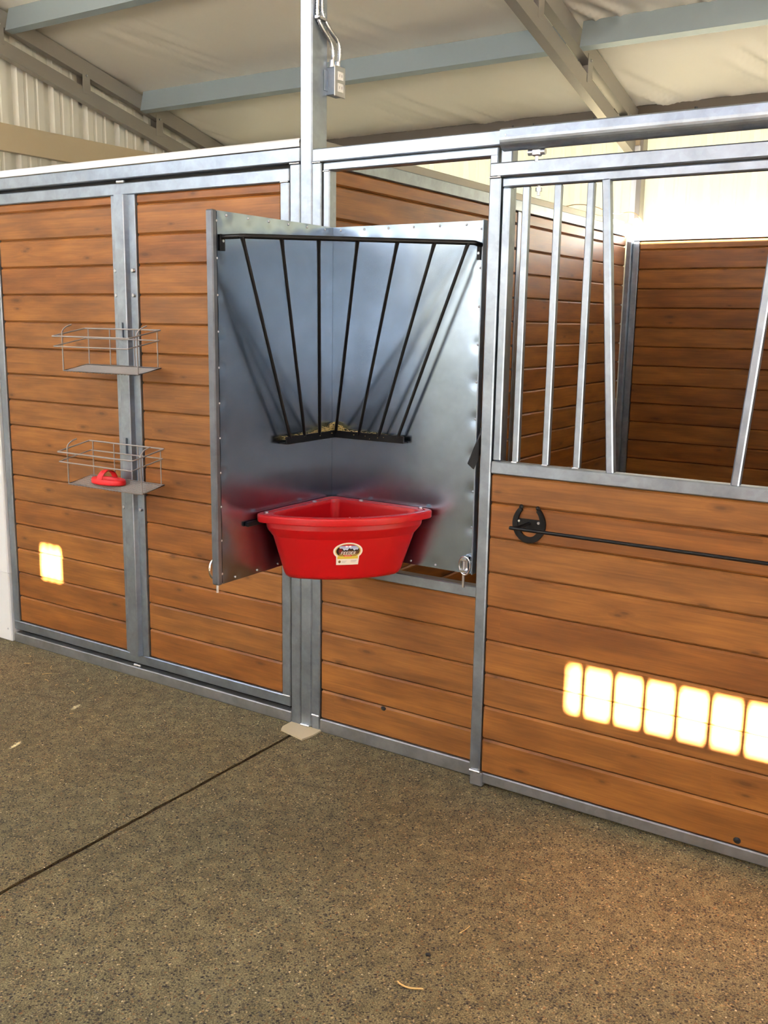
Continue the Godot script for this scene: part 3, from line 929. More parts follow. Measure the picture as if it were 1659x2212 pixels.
func build_sliding_door() -> void:
	var d := thing("door_2", "sliding stall door with planks below and a barred grille with a V yoke above", "door", Vector3(1.54, 0.015, 0.04), "", "structure")
	var zf := 0.060
	var zb := 0.018
	bar("stile", d, M.galv, Vector3(0.858, 0.06, zb), Vector3(0.901, 2.210, zf))
	bar("stile", d, M.galv, Vector3(2.183, 0.06, zb), Vector3(2.226, 2.210, zf))
	bar("top_rail", d, M.galv, Vector3(0.858, 2.212, zb), Vector3(2.226, 2.258, zf))
	weld(d, Vector3(0.860, 2.211, 0.0605), Vector3(0.900, 2.211, 0.0605))
	bar("bottom_rail", d, M.galv_wide, Vector3(0.905, 0.015, zb), Vector3(2.18, 0.057, zf - 0.006))
	var boot := bar("guide_boot", d, M.galv_wide, Vector3(0.862, 0.002, zb - 0.004), Vector3(0.914, 0.058, zf + 0.003), 0.004)
	weld(boot, Vector3(0.862, 0.061, 0.063), Vector3(0.906, 0.061, 0.063), 0.005)
	bar("grille_rail", d, M.galv, Vector3(0.903, 2.178, zb), Vector3(2.181, 2.208, zf - 0.008))
	bar("grille_rail", d, M.galv, Vector3(0.903, 1.202, zb), Vector3(2.181, 1.247, zf))
	bar("grille_stile", d, M.galv, Vector3(0.905, 1.248, zb), Vector3(0.934, 2.177, zf - 0.008))
	bar("grille_stile", d, M.galv, Vector3(2.150, 1.248, zb), Vector3(2.179, 2.177, zf - 0.008))
	for x in [0.988, 1.102, 1.216, 1.868, 1.982, 2.096]:
		var bb := bar("grille_bar", d, M.galv, Vector3(x - 0.0115, 1.248, 0.022), Vector3(x + 0.0115, 2.177, 0.046), 0.003)
		weld(bb, Vector3(x - 0.011, 1.249, 0.048), Vector3(x + 0.011, 1.249, 0.048), 0.003)
	for q in [[1.271, 1.341], [1.813, 1.743]]:
		var g := Geo.new()
		var a := Vector3(q[1], 1.243, 0.045)
		var b := Vector3(q[0], 2.182, 0.045)
		var up := (b - a).normalized()
		var bas := Basis(Vector3(0, 0, 1).cross(up).normalized() * -1.0, up, Vector3(0, 0, 1))
		g.box((a + b) * 0.5, Vector3(0.026, (b - a).length(), 0.034), 0.004, 1, bas)
		obj("yoke_bar", g, M.galv, d)
	var ys := [0.058, 0.194, 0.3228, 0.4516, 0.5804, 0.7092, 0.838, 0.968, 1.095, 1.201]
	tongue(d, Vector3(0.902, 0.058, 0.032), Vector3(2.182, 1.201, 0.040))
	for k in 9:
		board(d, Vector3(0.902, ys[k], 0.020), Vector3(2.182, ys[k + 1], 0.0535), 0)
	var kn := Geo.new()
	kn.ball(Vector3(1.845, 0.080, 0.053), Vector3(0.014, 0.012, 0.002), 8, 5)
	obj("knot_hole", kn, M.stone, d)
	# trolley hanger with its bolt
	for tx in [1.028, 2.05]:
		var t := Geo.new()
		t.box(Vector3(tx, 2.279, 0.056), Vector3(0.030, 0.022, 0.024), 0.004)
		t.tube([Vector3(tx, 2.25, 0.056), Vector3(tx, 2.285, 0.056)], 0.007, 8)
		t.tube([Vector3(tx, 2.147, 0.030), Vector3(tx, 2.18, 0.030)], 0.006, 8)
		t.tube([Vector3(tx, 2.160, 0.030), Vector3(tx, 2.172, 0.030)], 0.011, 6)
		var tr := obj("trolley_bolt", t, M.zinc, d)
		for s in [-1.0, 1.0]:
			var wg := Geo.new()
			wg.tube([Vector3(tx + s * 0.014, 2.281, 0.056), Vector3(tx + s * 0.030, 2.281, 0.056)], 0.010, 12)
			obj("nut", wg, M.zinc, tr)
	# cover of the track
	var h := thing("door_track", "rounded galvanized track cover above the sliding door", "track", Vector3(1.9, 2.29, 0.08))
	var c := Geo.new()
	var s := PackedVector2Array([Vector2(0.0, 2.363), Vector2(0.096, 2.358), Vector2(0.102, 2.353), Vector2(0.104, 2.330)])
	for k in 9:
		s.append(Vector2(0.066, 2.328) + Vector2(cos(PI * 0.5 * k / 8.0), -sin(PI * 0.5 * k / 8.0)) * 0.038)
	s.append_array([Vector2(0.062, 2.290), Vector2(0.062, 2.294), Vector2(0.085, 2.299), Vector2(0.099, 2.322), Vector2(0.0975, 2.352), Vector2(0.0, 2.358)])
	c.prism(s, Vector3(0.912, 0, 0), Vector3(0, 0, 1), Vector3(0, 1, 0), Vector3(3.2, 0, 0))
	obj("cover", c, M.galv, h)
	bar("rear_flange", h, M.galv, Vector3(0.95, 2.300, 0.002), Vector3(4.11, 2.356, 0.040), 0.003)
	bar("end_plate", h, M.galv, Vector3(0.913, 2.322, 0.004), Vector3(0.917, 2.356, 0.096), 0.001)
	for x in [0.955, 1.03, 1.235, 1.55, 1.9]:
		bolt("screw", h, Vector3(x, 2.357, 0.092), Vector3(0, 1, 0.1).normalized(), 0.0045, 0.007, M.stone)
	bolt("screw", h, Vector3(0.935, 2.335, 0.103), Vector3(0, 0, 1), 0.004, 0.002, M.zinc)
	# black flap on the stile
	var st := thing("door_flap", "black pointed flap on the left stile of the sliding door", "flap", Vector3(0.855, 1.22, 0.07))
	var fg := Geo.new()
	fg.prism(PackedVector2Array([Vector2(0, 1.366), Vector2(0.070, 1.236), Vector2(0.042, 1.214), Vector2(0, 1.290)]), Vector3(0.852, 0, 0.034), Vector3(-0.32, 0, 0.95).normalized(), Vector3(0, 1, 0), Vector3(0.006, 0, 0.002))
	obj("leaf", fg, M.rubber, st)
	bar("mount", st, M.rubber, Vector3(0.846, 1.285, 0.024), Vector3(0.8575, 1.36, 0.046), 0.002)

# one wing of the feeder: sheet with dimples where the rivets pull it to the frame
func wing(parent: Node3D, o: Vector3, dir: Vector3, out: Vector3, rivets: Array) -> void:
	var g := Geo.new()
	var w := 66
	var h := 122
	var pts := []
	var uvs := PackedVector2Array()
	var nz := FastNoiseLite.new()
	nz.seed = 4; nz.frequency = 2.2
	for j in h:
		for i in w:
			var u := 0.647 * i / (w - 1)
			var y := 0.808 + 1.270 * j / (h - 1)
			var dent := 0.0005 * nz.get_noise_2d(u + dir.x * 7.0, y)
			for r in rivets:
				var q := Vector2(u - r.x, y - r.y).length_squared()
				if q < 0.004:
					dent -= 0.0019 * exp(-q / 0.0005)
			pts.append(o + dir * u + Vector3(0, y, 0) + out * dent)
			uvs.append(Vector2(u, y) + Vector2(dir.x * 0.37, 0))
	g.grid(pts, w, h, out, uvs)
	var sh := obj("sheet", g, M.sheet, parent)
	var rv := Geo.new()
	for r in rivets:
		rv.ball(o + dir * r.x + Vector3(0, r.y, 0) - out * 0.0008, Vector3(0.0045, 0.0045, 0.0045) - out.abs() * 0.0015, 8, 5)
	var ro := obj("rivets", rv, M.zinc, sh)
	ro.set_meta("kind", "stuff")

func build_feeder() -> void:
	var f := thing("swing_feeder", "swing-out galvanized corner feeder panel with two riveted sheet wings beside the post", "feeder", Vector3(0.17, 0.808, 0.0))
	var riv := []
	for k in 6: riv.append(Vector2(0.035 + k * 0.109, 2.066))
	for k in 10: riv.append(Vector2(0.640, 2.05 - k * 0.133))
	for k in 6: riv.append(Vector2(0.05 + k * 0.11, 0.820))
	var riv_left := []
	for k in 6: riv_left.append(Vector2(0.05 + k * 0.11, 2.066))
	for k in 11: riv_left.append(Vector2(0.655 - 0.006, 2.045 - k * 0.12))
	for k in 5: riv_left.append(Vector2(0.1 + k * 0.12, 0.820))
	# right wing in the stall front's plane, left wing out into the aisle
	wing(f, Vector3(0.168, 0, 0.010), Vector3(1, 0, 0), Vector3(0, 0, 1), riv)
	wing(f, Vector3(0.168, 0, 0.011), Vector3(0, 0, 1), Vector3(1, 0, 0), riv_left)
	bar("back_frame", f, M.sheet, Vector3(0.144, 0.808, -0.018), Vector3(0.8155, 2.078, 0.0072), 0.002)
	bar("back_frame", f, M.sheet, Vector3(0.140, 0.808, 0.008), Vector3(0.1652, 2.078, 0.676), 0.003)
	bar("edge_trim", f, M.galv_dark, Vector3(0.138, 0.806, 0.658), Vector3(0.1685, 2.080, 0.682), 0.004)
	bar("edge_trim", f, M.galv, Vector3(0.8125, 0.806, -0.018), Vector3(0.8185, 2.080, 0.0135), 0.0015)
	# spring latches: ring, plate and pin
	for q in [[Vector3(0.792, 0.842, 0.014), Vector3(1, 0, 0), Vector3(0, 0, 1), 0.757], [Vector3(0.158, 0.862, 0.668), Vector3(0, 0, 1), Vector3(-1, 0, 0), 0.775]]:
		var o: Vector3 = q[0]
		var dx: Vector3 = q[1]
		var ou: Vector3 = q[2]
		var g := Geo.new()
		g.box(o + ou * 0.003 - dx * 0.004, Vector3(0.0, 0.062, 0.0) + dx.abs() * 0.030 + ou.abs() * 0.006, 0.0015, 1)
		for s in [-1.0, 1.0]:
			g.box(o + ou * 0.012 - dx * 0.004 + Vector3(0, 0.022 * s, 0), Vector3(0, 0.012, 0) + dx.abs() * 0.024 + ou.abs() * 0.02, 0.003, 1)
		var la := obj("latch_plate", g, M.chrome, f)
		var r := Geo.new()
		var ring := []
		for k in 28:
			var a := TAU * k / 28.0
			ring.append(o + ou * 0.018 + dx * (0.004 + cos(a) * 0.017) + Vector3(0, sin(a) * 0.034, 0) + (dx * cos(a) * 0.006))
		r.tube(ring, 0.0036, 8, true)
		obj("latch_ring", r, M.chrome, la)
		var p := Geo.new()
		p.tube([Vector3(o.x, q[3], o.z) + ou * 0.010 - dx * 0.004, o + ou * 0.010 - dx * 0.004 + Vector3(0, 0.033, 0)], 0.0052, 10)
		obj("latch_pin", p, M.zinc, la)

func build_rack() -> void:
	var t := thing("hay_rack", "black fan-shaped steel hay rack bolted across the feeder's two wings", "rack", Vector3(0.3, 1.285, 0.2))
	var A := Vector3(0.261, 1.994, 0.641)
	var B := Vector3(0.790, 2.000, 0.065)
	var g := Geo.new()
	g.tube(curve([Vector3(0.172, 1.994, 0.641), Vector3(0.235, 1.994, 0.641), Vector3(0.268, 1.994, 0.634), A.lerp(B, 0.06), A.lerp(B, 0.5), A.lerp(B, 0.94), Vector3(0.799, 2.0, 0.052), Vector3(0.806, 1.998, 0.035), Vector3(0.8105, 1.995, 0.013)], 5), 0.0085, 10)
	obj("top_bar", g, M.black, t)
	var bots := [Vector3(0.202, 1.296, 0.318), Vector3(0.203, 1.296, 0.232), Vector3(0.204, 1.296, 0.140), Vector3(0.208, 1.296, 0.040), Vector3(0.318, 1.296, 0.040), Vector3(0.411, 1.296, 0.040), Vector3(0.497, 1.296, 0.040)]
	var ts := [0.0, 0.165, 0.325, 0.495, 0.673, 0.842, 0.997]
	for k in 7:
		var b := Geo.new()
		var a: Vector3 = A.lerp(B, ts[k])
		# a slight kick at the top, where the bar is welded on
		b.tube([a, a.lerp(bots[k], 0.02), a.lerp(bots[k], 0.06), bots[k]], 0.0062, 8, false, [0.009, 0.0075, 0.0062, 0.0062])
		obj("bar", b, M.black, t)
	bar("bottom_bar", t, M.black, Vector3(0.199, 1.276, 0.036), Vector3(0.207, 1.304, 0.345), 0.0015)
	bar("bottom_bar", t, M.black, Vector3(0.199, 1.276, 0.036), Vector3(0.525, 1.304, 0.044), 0.0015)
	bar("ledge", t, M.black, Vector3(0.170, 1.276, 0.014), Vector3(0.2, 1.280, 0.343), 0.001)
	bar("ledge", t, M.black, Vector3(0.2, 1.276, 0.014), Vector3(0.523, 1.280, 0.036), 0.001)
	var b1 := bar("bracket", t, M.black, Vector3(0.1705, 1.949, 0.628), Vector3(0.1765, 2.003, 0.652), 0.0015)
	bolt("screw", b1, Vector3(0.1765, 1.981, 0.640), Vector3(1, 0, 0), 0.0055, 0.003, M.zinc, 8)
	var b2 := bar("bracket", t, M.black, Vector3(0.797, 1.944, 0.0135), Vector3(0.8125, 2.003, 0.0195), 0.0015)
	bolt("screw", b2, Vector3(0.805, 1.967, 0.0195), Vector3(0, 0, 1), 0.0055, 0.003, M.zinc, 8)
	# wisps of hay left on the ledge
	var h := Geo.new()
	var r := RandomNumberGenerator.new()
	r.seed = 12
	for k in 420:
		var left := r.randf() < 0.55
		var q := pow(r.randf(), 1.9)
		var c := Vector3(r.randf_range(0.175, 0.197), 1.284, lerpf(0.03, 0.33, q)) if left else Vector3(lerpf(0.19, 0.5, q), 1.284, r.randf_range(0.018, 0.034))
		var heap := exp(-c.distance_to(Vector3(0.19, 1.284, 0.03)) * 16.0) * 0.035 + 0.016
		c.y += r.randf() * heap
		var d := Vector3(r.randf_range(-1, 1), r.randf_range(-0.25, 0.35), r.randf_range(-1, 1)).normalized() * r.randf_range(0.006, 0.017)
		var p0 := c - d
		var p1 := c + d
		p0.x = maxf(p0.x, 0.171); p1.x = maxf(p1.x, 0.171)
		p0.z = maxf(p0.z, 0.014); p1.z = maxf(p1.z, 0.014)
		h.tube([p0, (p0 + p1) * 0.5 + Vector3(0, 0.002, 0), p1], 0.0009, 4)
	tag(obj("hay", h, M.hay, null, Vector3(0.2, 1.28, 0.1)), "dry hay wisps left along the bottom of the black hay rack", "hay", "", "stuff")

# outline of the corner bucket: a quarter disc of radius r kept «b» off both wings, its corners rounded by rc
func sector(r: float, b: float, rc: float, y: float) -> PackedVector3Array:
	var o := Vector3(0.169, y, 0.0115)
	var out := PackedVector3Array()
	var c := b + rc
	var X := sqrt((r - rc) * (r - rc) - c * c)
	var al := atan2(c, X)
	for k in 9:
		var a := PI + PI * 0.5 * k / 8.0
		out.append(o + Vector3(c + cos(a) * rc, 0, c + sin(a) * rc))
	for k in 9:
		var a2 := -PI * 0.5 + (al + PI * 0.5) * k / 8.0
		out.append(o + Vector3(X + cos(a2) * rc, 0, c + sin(a2) * rc))
	for k in range(1, 28):
		var a3 := al + (PI * 0.5 - 2.0 * al) * k / 28.0
		out.append(o + Vector3(cos(a3) * r, 0, sin(a3) * r))
	for k in 9:
		var a4 := PI * 0.5 - al + (al + PI * 0.5) * k / 8.0
		out.append(o + Vector3(c + cos(a4) * rc, 0, X + sin(a4) * rc))
	return out

func bucket_r(y: float) -> float:
	return lerpf(0.384, 0.433, (y - 0.802) / 0.146)

func build_bucket() -> void:
	var t := thing("feed_bucket", "red plastic corner feed bucket hooked into the feeder below the hay rack", "bucket", Vector3(0.35, 0.782, 0.2))
	# profile rows of [radius, clearance, corner radius, height], broken where the mould has a crease
	var outside := [
		[[0.18, 0.10, 0.02, 0.779], [0.345, 0.055, 0.03, 0.779], [0.366, 0.043, 0.035, 0.782], [0.378, 0.038, 0.04, 0.790], [0.384, 0.036, 0.04, 0.802], [0.433, 0.020, 0.05, 0.948]],
		[[0.433, 0.020, 0.05, 0.948], [0.436, 0.019, 0.05, 0.951], [0.452, 0.015, 0.045, 0.975], [0.456, 0.014, 0.045, 0.984]],
		[[0.456, 0.014, 0.045, 0.984], [0.457, 0.014, 0.04, 1.005]],
		[[0.457, 0.014, 0.04, 1.005], [0.483, 0.005, 0.034, 1.007]],
		[[0.483, 0.005, 0.034, 1.007], [0.486, 0.0035, 0.034, 1.011], [0.4865, 0.0035, 0.034, 1.030]],
		[[0.4865, 0.0035, 0.034, 1.030], [0.485, 0.004, 0.034, 1.034], [0.481, 0.006, 0.034, 1.0362]]]
	var g := Geo.new()
	for seg in outside:
		var rings := []
		for q in seg: rings.append(sector(q[0], q[1], q[2], q[3]))
		g.loft(rings, Vector3.ZERO, 1.0)
	var low := sector(0.18, 0.10, 0.02, 0.779)
	for j in low.size():
		g.tri(Vector3(0.28, 0.779, 0.12), low[j], low[(j + 1) % low.size()], Vector3.DOWN, Vector3.DOWN, Vector3.DOWN)
	var body := obj("tub", g, M.red, t)
	# rim top with its groove, then the inside
	var gi := Geo.new()
	for seg in [
		[[0.481, 0.006, 0.034, 1.0362], [0.468, 0.020, 0.03, 1.0366]],
		[[0.468, 0.020, 0.03, 1.0366], [0.467, 0.022, 0.03, 1.032]],
		[[0.467, 0.022, 0.03, 1.032], [0.465, 0.027, 0.03, 1.032]],
		[[0.465, 0.027, 0.03, 1.032], [0.464, 0.029, 0.03, 1.0366]],
		[[0.464, 0.029, 0.03, 1.0366], [0.458, 0.046, 0.03, 1.0362]],
		[[0.458, 0.046, 0.03, 1.0362], [0.455, 0.049, 0.03, 1.034], [0.451, 0.050, 0.03, 1.02], [0.427, 0.053, 0.03, 0.95], [0.376, 0.060, 0.03, 0.80], [0.355, 0.072, 0.025, 0.788], [0.18, 0.11, 0.02, 0.786]]]:
		var inner := []
		for q in seg: inner.append(sector(q[0], q[1], q[2], q[3]))
		gi.loft(inner, Vector3.ZERO, 1.0)
	var flo := sector(0.18, 0.11, 0.02, 0.786)
	for j in flo.size():
		gi.tri(Vector3(0.28, 0.786, 0.12), flo[j], flo[(j + 1) % flo.size()], Vector3.UP, Vector3.UP, Vector3.UP)
	obj("rim", gi, M.red, body)
	# pouring notch marks on the front of the rim
	for a in [0.72, 0.80]:
		var ng := Geo.new()
		ng.box(Vector3(0.169 + cos(a) * 0.469, 1.0368, 0.0115 + sin(a) * 0.469), Vector3(0.020, 0.003, 0.006), 0.001, 0, Basis(Vector3.UP, -a))
		obj("rim_tab", ng, M.red, t)
	for p in [Vector3(0.200, 1.036, 0.455), Vector3(0.205, 1.036, 0.172), Vector3(0.335, 1.036, 0.044), Vector3(0.605, 1.036, 0.040)]:
		bolt("bolt", t, p, Vector3.UP, 0.009, 0.006, M.zinc)
	bar("support_strap", t, M.black, Vector3(0.1705, 0.995, 0.36), Vector3(0.185, 1.012, 0.540), 0.002)
	# printed sticker, wrapped on the front
	var st := Geo.new()
	var outline := PackedVector2Array()
	for k in 33:
		var a5 := deg_to_rad(-38.0 + 256.0 * k / 32.0)
		outline.append(Vector2(cos(a5) * 0.0545, sin(a5) * 0.0345))
	for k in 13:
		outline.append(Vector2(-0.041 + 0.082 * k / 12.0, -0.0555))
	var put := func(p: Vector2) -> Array:
		var y := 0.903 + p.y
		var rr := bucket_r(y) + 0.0016
		var an := deg_to_rad(45.5) - p.x / rr
		var nn := Vector3(cos(an), -0.33, sin(an)).normalized()
		return [Vector3(0.169 + cos(an) * rr, y, 0.0115 + sin(an) * rr), nn, Vector2((p.x + 0.0545) / 0.109, (0.0345 - p.y) / 0.090)]
	var c0: Array = put.call(Vector2(0, -0.008))
	for k in outline.size():
		# two rings keep the sticker on the curve
		var o1 := outline[k]
		var o2 := outline[(k + 1) % outline.size()]
		var m1 := o1.lerp(Vector2(0, -0.008), 0.5)
		var m2 := o2.lerp(Vector2(0, -0.008), 0.5)
		var a6: Array = put.call(o1)
		var b6: Array = put.call(o2)
		var d6: Array = put.call(m1)
		var e6: Array = put.call(m2)
		st.quad(a6[0], b6[0], e6[0], d6[0], a6[1], b6[1], e6[1], d6[1], a6[2], b6[2], e6[2], d6[2])
		st.tri(c0[0], d6[0], e6[0], c0[1], d6[1], e6[1], c0[2], d6[2], e6[2])
	var so := obj("sticker", st, M.sticker, t)
	so.set_meta("label", "oval printed sticker that reads FEEDER")

func basket(y0: float, lab: String) -> void:
	var t := thing("wire_basket", lab, "basket", Vector3(-1.0, y0 - 0.165, 0.12), "grey wire baskets on the door's mullion")
	var zb := 0.034
	var zf := 0.222
	var drop := -0.035
	var P := func(x: float, dy: float, z: float) -> Vector3:
		return Vector3(x, y0 + dy + drop * (z - zb) / (zf - zb), z)
	for q in [["rim", 0.0, 0.248, 0.0035], ["band", -0.045, 0.240, 0.003]]:
		var g := Geo.new()
		var w: float = q[2]
		var ring := []
		for c in [[-1, 0], [1, 0], [1, 1], [-1, 1]]:
			for k in 4:
				# rounded corner
				var a0: float = {0: PI, 1: -PI / 2, 2: 0.0, 3: PI / 2}[[[-1, 0], [1, 0], [1, 1], [-1, 1]].find(c)]
				var an := a0 + PI * 0.5 * k / 3.0
				ring.append(P.call(-0.995 + c[0] * (w - 0.006) + cos(an) * 0.006, q[1], (zf - 0.006 if c[1] else zb + 0.006) + sin(an) * 0.006))
		g.tube(ring, q[3], 6, true)
		obj(q[0], g, M.dark_wire, t)
	for c in [[-1, 1], [1, 1]]:
		var g2 := Geo.new()
		var x: float = -0.995 + c[0] * 0.243
		var zu := lerpf(zb, zf, 0.72)
		g2.tube(curve([P.call(x, -0.165, zu), P.call(x, -0.10, zu), P.call(x, -0.01, zu), P.call(x, 0.014, zu - 0.004), P.call(x + 0.004, 0.028, zu - 0.022), P.call(x + 0.010, 0.034, zu - 0.048)], 4), 0.0034, 6)
		obj("hooked_upright", g2, M.dark_wire, t)
	for q2 in [[-0.225, 0.0], [-0.08, 0.0], [0.08, 0.0], [0.225, 0.0]]:
		var g3 := Geo.new()
		g3.tube([P.call(-0.995 + q2[0], -0.165, zb), P.call(-0.995 + q2[0], 0.0, zb)], 0.0028, 6)
		obj("upright", g3, M.dark_wire, t)
	var tr := Geo.new()
	var zt := lerpf(zb, zf, 0.72)
	for k in 2:
		var w3 := 0.243
		tr.tube([P.call(-0.995 - w3, -0.165, zb), P.call(-0.995 + w3, -0.165, zb), P.call(-0.995 + w3, -0.165, zt), P.call(-0.995 - w3, -0.165, zt)], 0.003, 6, true)
	for k in 12:
		var z := lerpf(zb + 0.01, zt - 0.01, k / 11.0)
		tr.tube([P.call(-1.236, -0.167, z), P.call(-0.754, -0.167, z)], 0.0018, 5)
	for k in 22:
		var x3 := lerpf(-1.215, -0.775, k / 21.0)
		tr.tube([P.call(x3, -0.169, zb), P.call(x3, -0.169, zt)], 0.0018, 5)
	var tro := obj("tray_grid", tr, M.dark_wire, t)
	tro.set_meta("kind", "stuff")
	bar("hanger", t, M.galv, Vector3(-1.014, y0 - 0.05, 0.0225), Vector3(-0.998, y0 + 0.03, 0.031), 0.001)

func build_baskets() -> void:
	basket(1.675, "empty grey wire basket hanging on the mullion, upper of the two")
	basket(1.150, "grey wire basket holding the red brush, lower of the two")
	var t := thing("curry_comb", "red rubber oval curry comb with a hand strap in the lower wire basket", "brush", Vector3(-1.03, 0.97, 0.13))
	var c := Vector3(-1.035, 0.968, 0.108)
	var rings := []
	for q in [[0.70, 0.0], [0.97, 0.002], [1.0, 0.008], [0.99, 0.022], [0.94, 0.027], [0.72, 0.028], [0.66, 0.024], [0.64, 0.010], [0.2, 0.009]]:
		var r := PackedVector3Array()
		for k in 32:
			var a := -TAU * k / 32.0
			r.append(c + Vector3(cos(a) * 0.102 * q[0], q[1] + 0.002, sin(a) * 0.052 * q[0]))
		rings.append(r)
	var g := Geo.new()
	g.loft(rings, c, -1.0)
	for k in 32:
		g.tri(c + Vector3(0, 0.011, 0), rings[8][k], rings[8][(k + 1) % 32], Vector3.UP, Vector3.UP, Vector3.UP)
		g.tri(c + Vector3(0, 0.002, 0), rings[0][k], rings[0][(k + 1) % 32], Vector3.DOWN, Vector3.DOWN, Vector3.DOWN)
	obj("body", g, M.red_rubber, t)
	var s := Geo.new()
	var pts := []
	var uvs := PackedVector2Array()
	for side in 2:
		pts = []
		for j in 15:
			var a2 := PI * j / 14.0
			for i in 2:
				pts.append(c + Vector3(-0.008 + (i - 0.5) * 0.034, 0.016 + sin(a2) * (0.052 - side * 0.004), cos(a2) * (0.050 - side * 0.004)))
				uvs.append(Vector2.ZERO)
		s.grid(pts, 2, 15, Vector3.UP if side == 0 else Vector3.DOWN, uvs)
	obj("strap", s, M.red_rubber, t)

func build_blanket_bar() -> void:
	var t := thing("blanket_bar", "black blanket bar with a horseshoe mount on the sliding door's planks", "bar", Vector3(1.06, 0.97, 0.06))
	for cx in [1.060, 2.03]:
		# horseshoe: open at the top, thicker at the toe
		var g := Geo.new()
		var outer := PackedVector2Array()
		var inner := PackedVector2Array()
		for k in 33:
			var a := deg_to_rad(128.0 + 284.0 * k / 32.0)
			var low := clampf(-sin(a), 0.0, 1.0)
			outer.append(Vector2(cx + cos(a) * (0.0625 - 0.004 * clampf(sin(a), 0, 1)), 1.040 + sin(a) * 0.070))
			inner.append(Vector2(cx + cos(a) * (0.0425 - 0.004 * low), 1.042 + sin(a) * (0.055 - 0.004 * low)))
		inner.reverse()
		outer.append_array(inner)
		g.prism(outer, Vector3(0, 0, 0.0535), Vector3(1, 0, 0), Vector3(0, 1, 0), Vector3(0, 0, 0.010))
		var hs := obj("horseshoe", g, M.black, t)
		for k in [-1.0, 1.0]:
			var tip := Geo.new()
			tip.ball(Vector3(cx + k * 0.0315, 1.0965, 0.060), Vector3(0.0085, 0.009, 0.006), 10, 6)
			obj("tip", tip, M.black, hs)
		var pl := Geo.new()
		pl.prism(PackedVector2Array([Vector2(cx - 0.045, 1.018), Vector2(cx + 0.045, 1.018), Vector2(cx + 0.050, 1.055), Vector2(cx - 0.050, 1.055)]), Vector3(0, 0, 0.0535), Vector3(1, 0, 0), Vector3(0, 1, 0), Vector3(0, 0, 0.0075))
		var po := obj("plate", pl, M.black, t)
		for k in [-1.0, 1.0]:
			bolt("screw", po, Vector3(cx + k * 0.037, 1.046, 0.061), Vector3(0, 0, 1), 0.0055, 0.003, M.zinc, 10)
	var r := Geo.new()
	r.tube(curve([Vector3(1.061, 1.041, 0.058), Vector3(1.061, 1.041, 0.150), Vector3(1.063, 1.041, 0.166), Vector3(1.075, 1.041, 0.172), Vector3(1.5, 1.041, 0.172), Vector3(2.015, 1.041, 0.172), Vector3(2.028, 1.041, 0.166), Vector3(2.03, 1.041, 0.15), Vector3(2.03, 1.041, 0.058)], 6), 0.0062, 10)
	obj("rod", r, M.black, t)

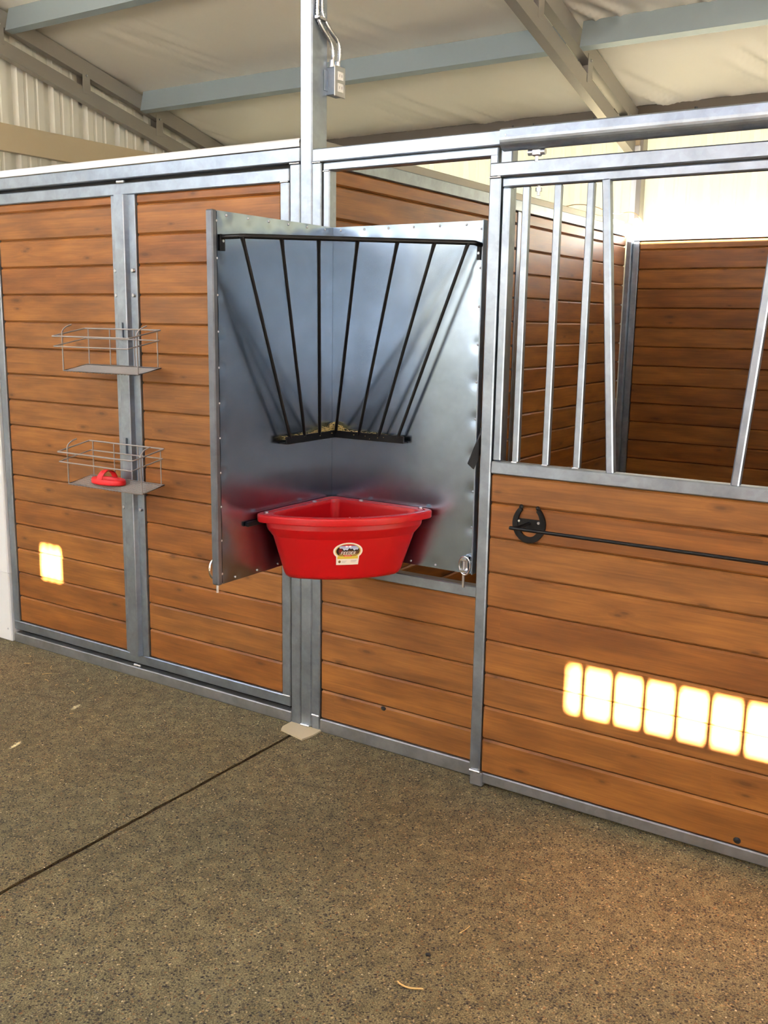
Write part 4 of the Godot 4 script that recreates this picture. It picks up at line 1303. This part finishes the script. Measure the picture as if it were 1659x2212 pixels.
func build_electrics() -> void:
	var b := thing("outlet_box", "grey metal outlet box hanging off the back edge of the tall post", "outlet", Vector3(0.08, 2.58, -0.14))
	bar("box", b, M.galv, Vector3(0.054, 2.585, -0.158), Vector3(0.094, 2.688, -0.096), 0.003)
	bar("mount_plate", b, M.galv, Vector3(0.0585, 2.60, -0.104), Vector3(0.062, 2.675, -0.075), 0.001)
	bar("cover", b, M.zinc, Vector3(0.094, 2.580, -0.163), Vector3(0.098, 2.693, -0.092), 0.002)
	for y in [2.657, 2.614]:
		var sk := bar("socket", b, M.outlet, Vector3(0.098, y - 0.016, -0.146), Vector3(0.101, y + 0.016, -0.110), 0.0015)
		for s in [-0.007, 0.007]:
			bar("slot", sk, M.stone, Vector3(0.1005, y - 0.004, -0.128 + s - 0.001), Vector3(0.1014, y + 0.006, -0.128 + s + 0.001), 0.0002)
	for q in [[0.066, [Vector3(0.067, 3.72, -0.024), Vector3(0.066, 3.2, -0.024), Vector3(0.066, 2.92, -0.024), Vector3(0.067, 2.85, -0.025), Vector3(0.070, 2.81, -0.055), Vector3(0.072, 2.775, -0.100), Vector3(0.072, 2.735, -0.116), Vector3(0.071, 2.705, -0.112), Vector3(0.071, 2.688, -0.110)], "ribbed flexible conduit nearer the post's bright face, running into the outlet box"], [0.066, [Vector3(0.067, 3.72, -0.050), Vector3(0.066, 3.2, -0.050), Vector3(0.066, 2.93, -0.050), Vector3(0.068, 2.865, -0.054), Vector3(0.074, 2.82, -0.090), Vector3(0.078, 2.785, -0.138), Vector3(0.078, 2.74, -0.150), Vector3(0.076, 2.705, -0.144), Vector3(0.075, 2.688, -0.142)], "ribbed flexible conduit on the rear half of the post's side, running into the outlet box"]]:
		var path := []
		var rad := []
		var pts := curve(q[1], 60)
		# resample evenly, one ridge every few millimetres
		var acc := 0.0
		var k := 0
		path.append(pts[0]); rad.append(0.0075)
		for i in range(1, pts.size()):
			acc += pts[i].distance_to(pts[i - 1])
			if acc > 0.0042:
				acc = 0.0
				k += 1
				path.append(pts[i])
				rad.append(0.0088 if k % 2 == 0 else 0.0058)
		var t := thing("conduit", q[2], "conduit", pts[pts.size() - 1])
		var g := Geo.new()
		g.tube(path, 0.0075, 8, false, rad)
		obj("hose", g, M.zinc, t)
		var e: Vector3 = pts[pts.size() - 1]
		var cg := Geo.new()
		cg.tube([e, e + Vector3(0, 0.010, 0), e + Vector3(0, 0.026, 0)], 0.011, 10, false, [0.0125, 0.0115, 0.010])
		obj("connector", cg, M.zinc, t)
	var s := thing("conduit_clip", "small shiny clip holding the two conduits to the post", "clip", Vector3(0.066, 2.845, -0.03))
	bar("strap", s, M.zinc, Vector3(0.0585, 2.84, -0.066), Vector3(0.078, 2.855, -0.012), 0.003)
	bolt("screw", s, Vector3(0.078, 2.8475, -0.018), Vector3(1, 0, 0), 0.006, 0.005, M.zinc, 8)

func build_small() -> void:
	var c := Geo.new()
	c.tube(curve([Vector3(1.246, 0.003, 1.178), Vector3(1.262, 0.005, 1.186), Vector3(1.287, 0.004, 1.184), Vector3(1.318, 0.003, 1.166)], 6), 0.0024, 6)
	tag(obj("straw", c, M.straw, null, Vector3(1.28, 0, 1.17)), "curved tan straw on the concrete close to the picture's bottom edge", "straw")
	var p := Geo.new()
	p.ball(Vector3(1.256, 0.003, 1.036), Vector3(0.009, 0.004, 0.006), 9, 6)
	tag(obj("pebble", p, M.stone, null, Vector3(1.256, 0, 1.036)), "small black pebble on the open concrete floor above the curved straw", "pebble")
	var r := RandomNumberGenerator.new()
	r.seed = 99
	for k in 30:
		var g := Geo.new()
		var x := r.randf_range(-1.5, 2.0)
		var z := r.randf_range(0.12, 1.9)
		if k < 12:
			x = r.randf_range(-1.85, -0.9); z = r.randf_range(0.06, 0.35)
		var a := r.randf() * TAU
		var d := Vector3(cos(a), 0, sin(a)) * r.randf_range(0.006, 0.026)
		var m := Vector3(x, 0.0016, z)
		g.tube([m - d, m + Vector3(-d.z, 0, d.x) * r.randf_range(-0.25, 0.25) + Vector3(0, 0.001, 0), m + d], 0.0010, 5)
		tag(obj("chaff", g, M.straw, null, m), "tiny pale straw fleck scattered on the brown concrete floor", "straw", "straw flecks on the aisle floor")
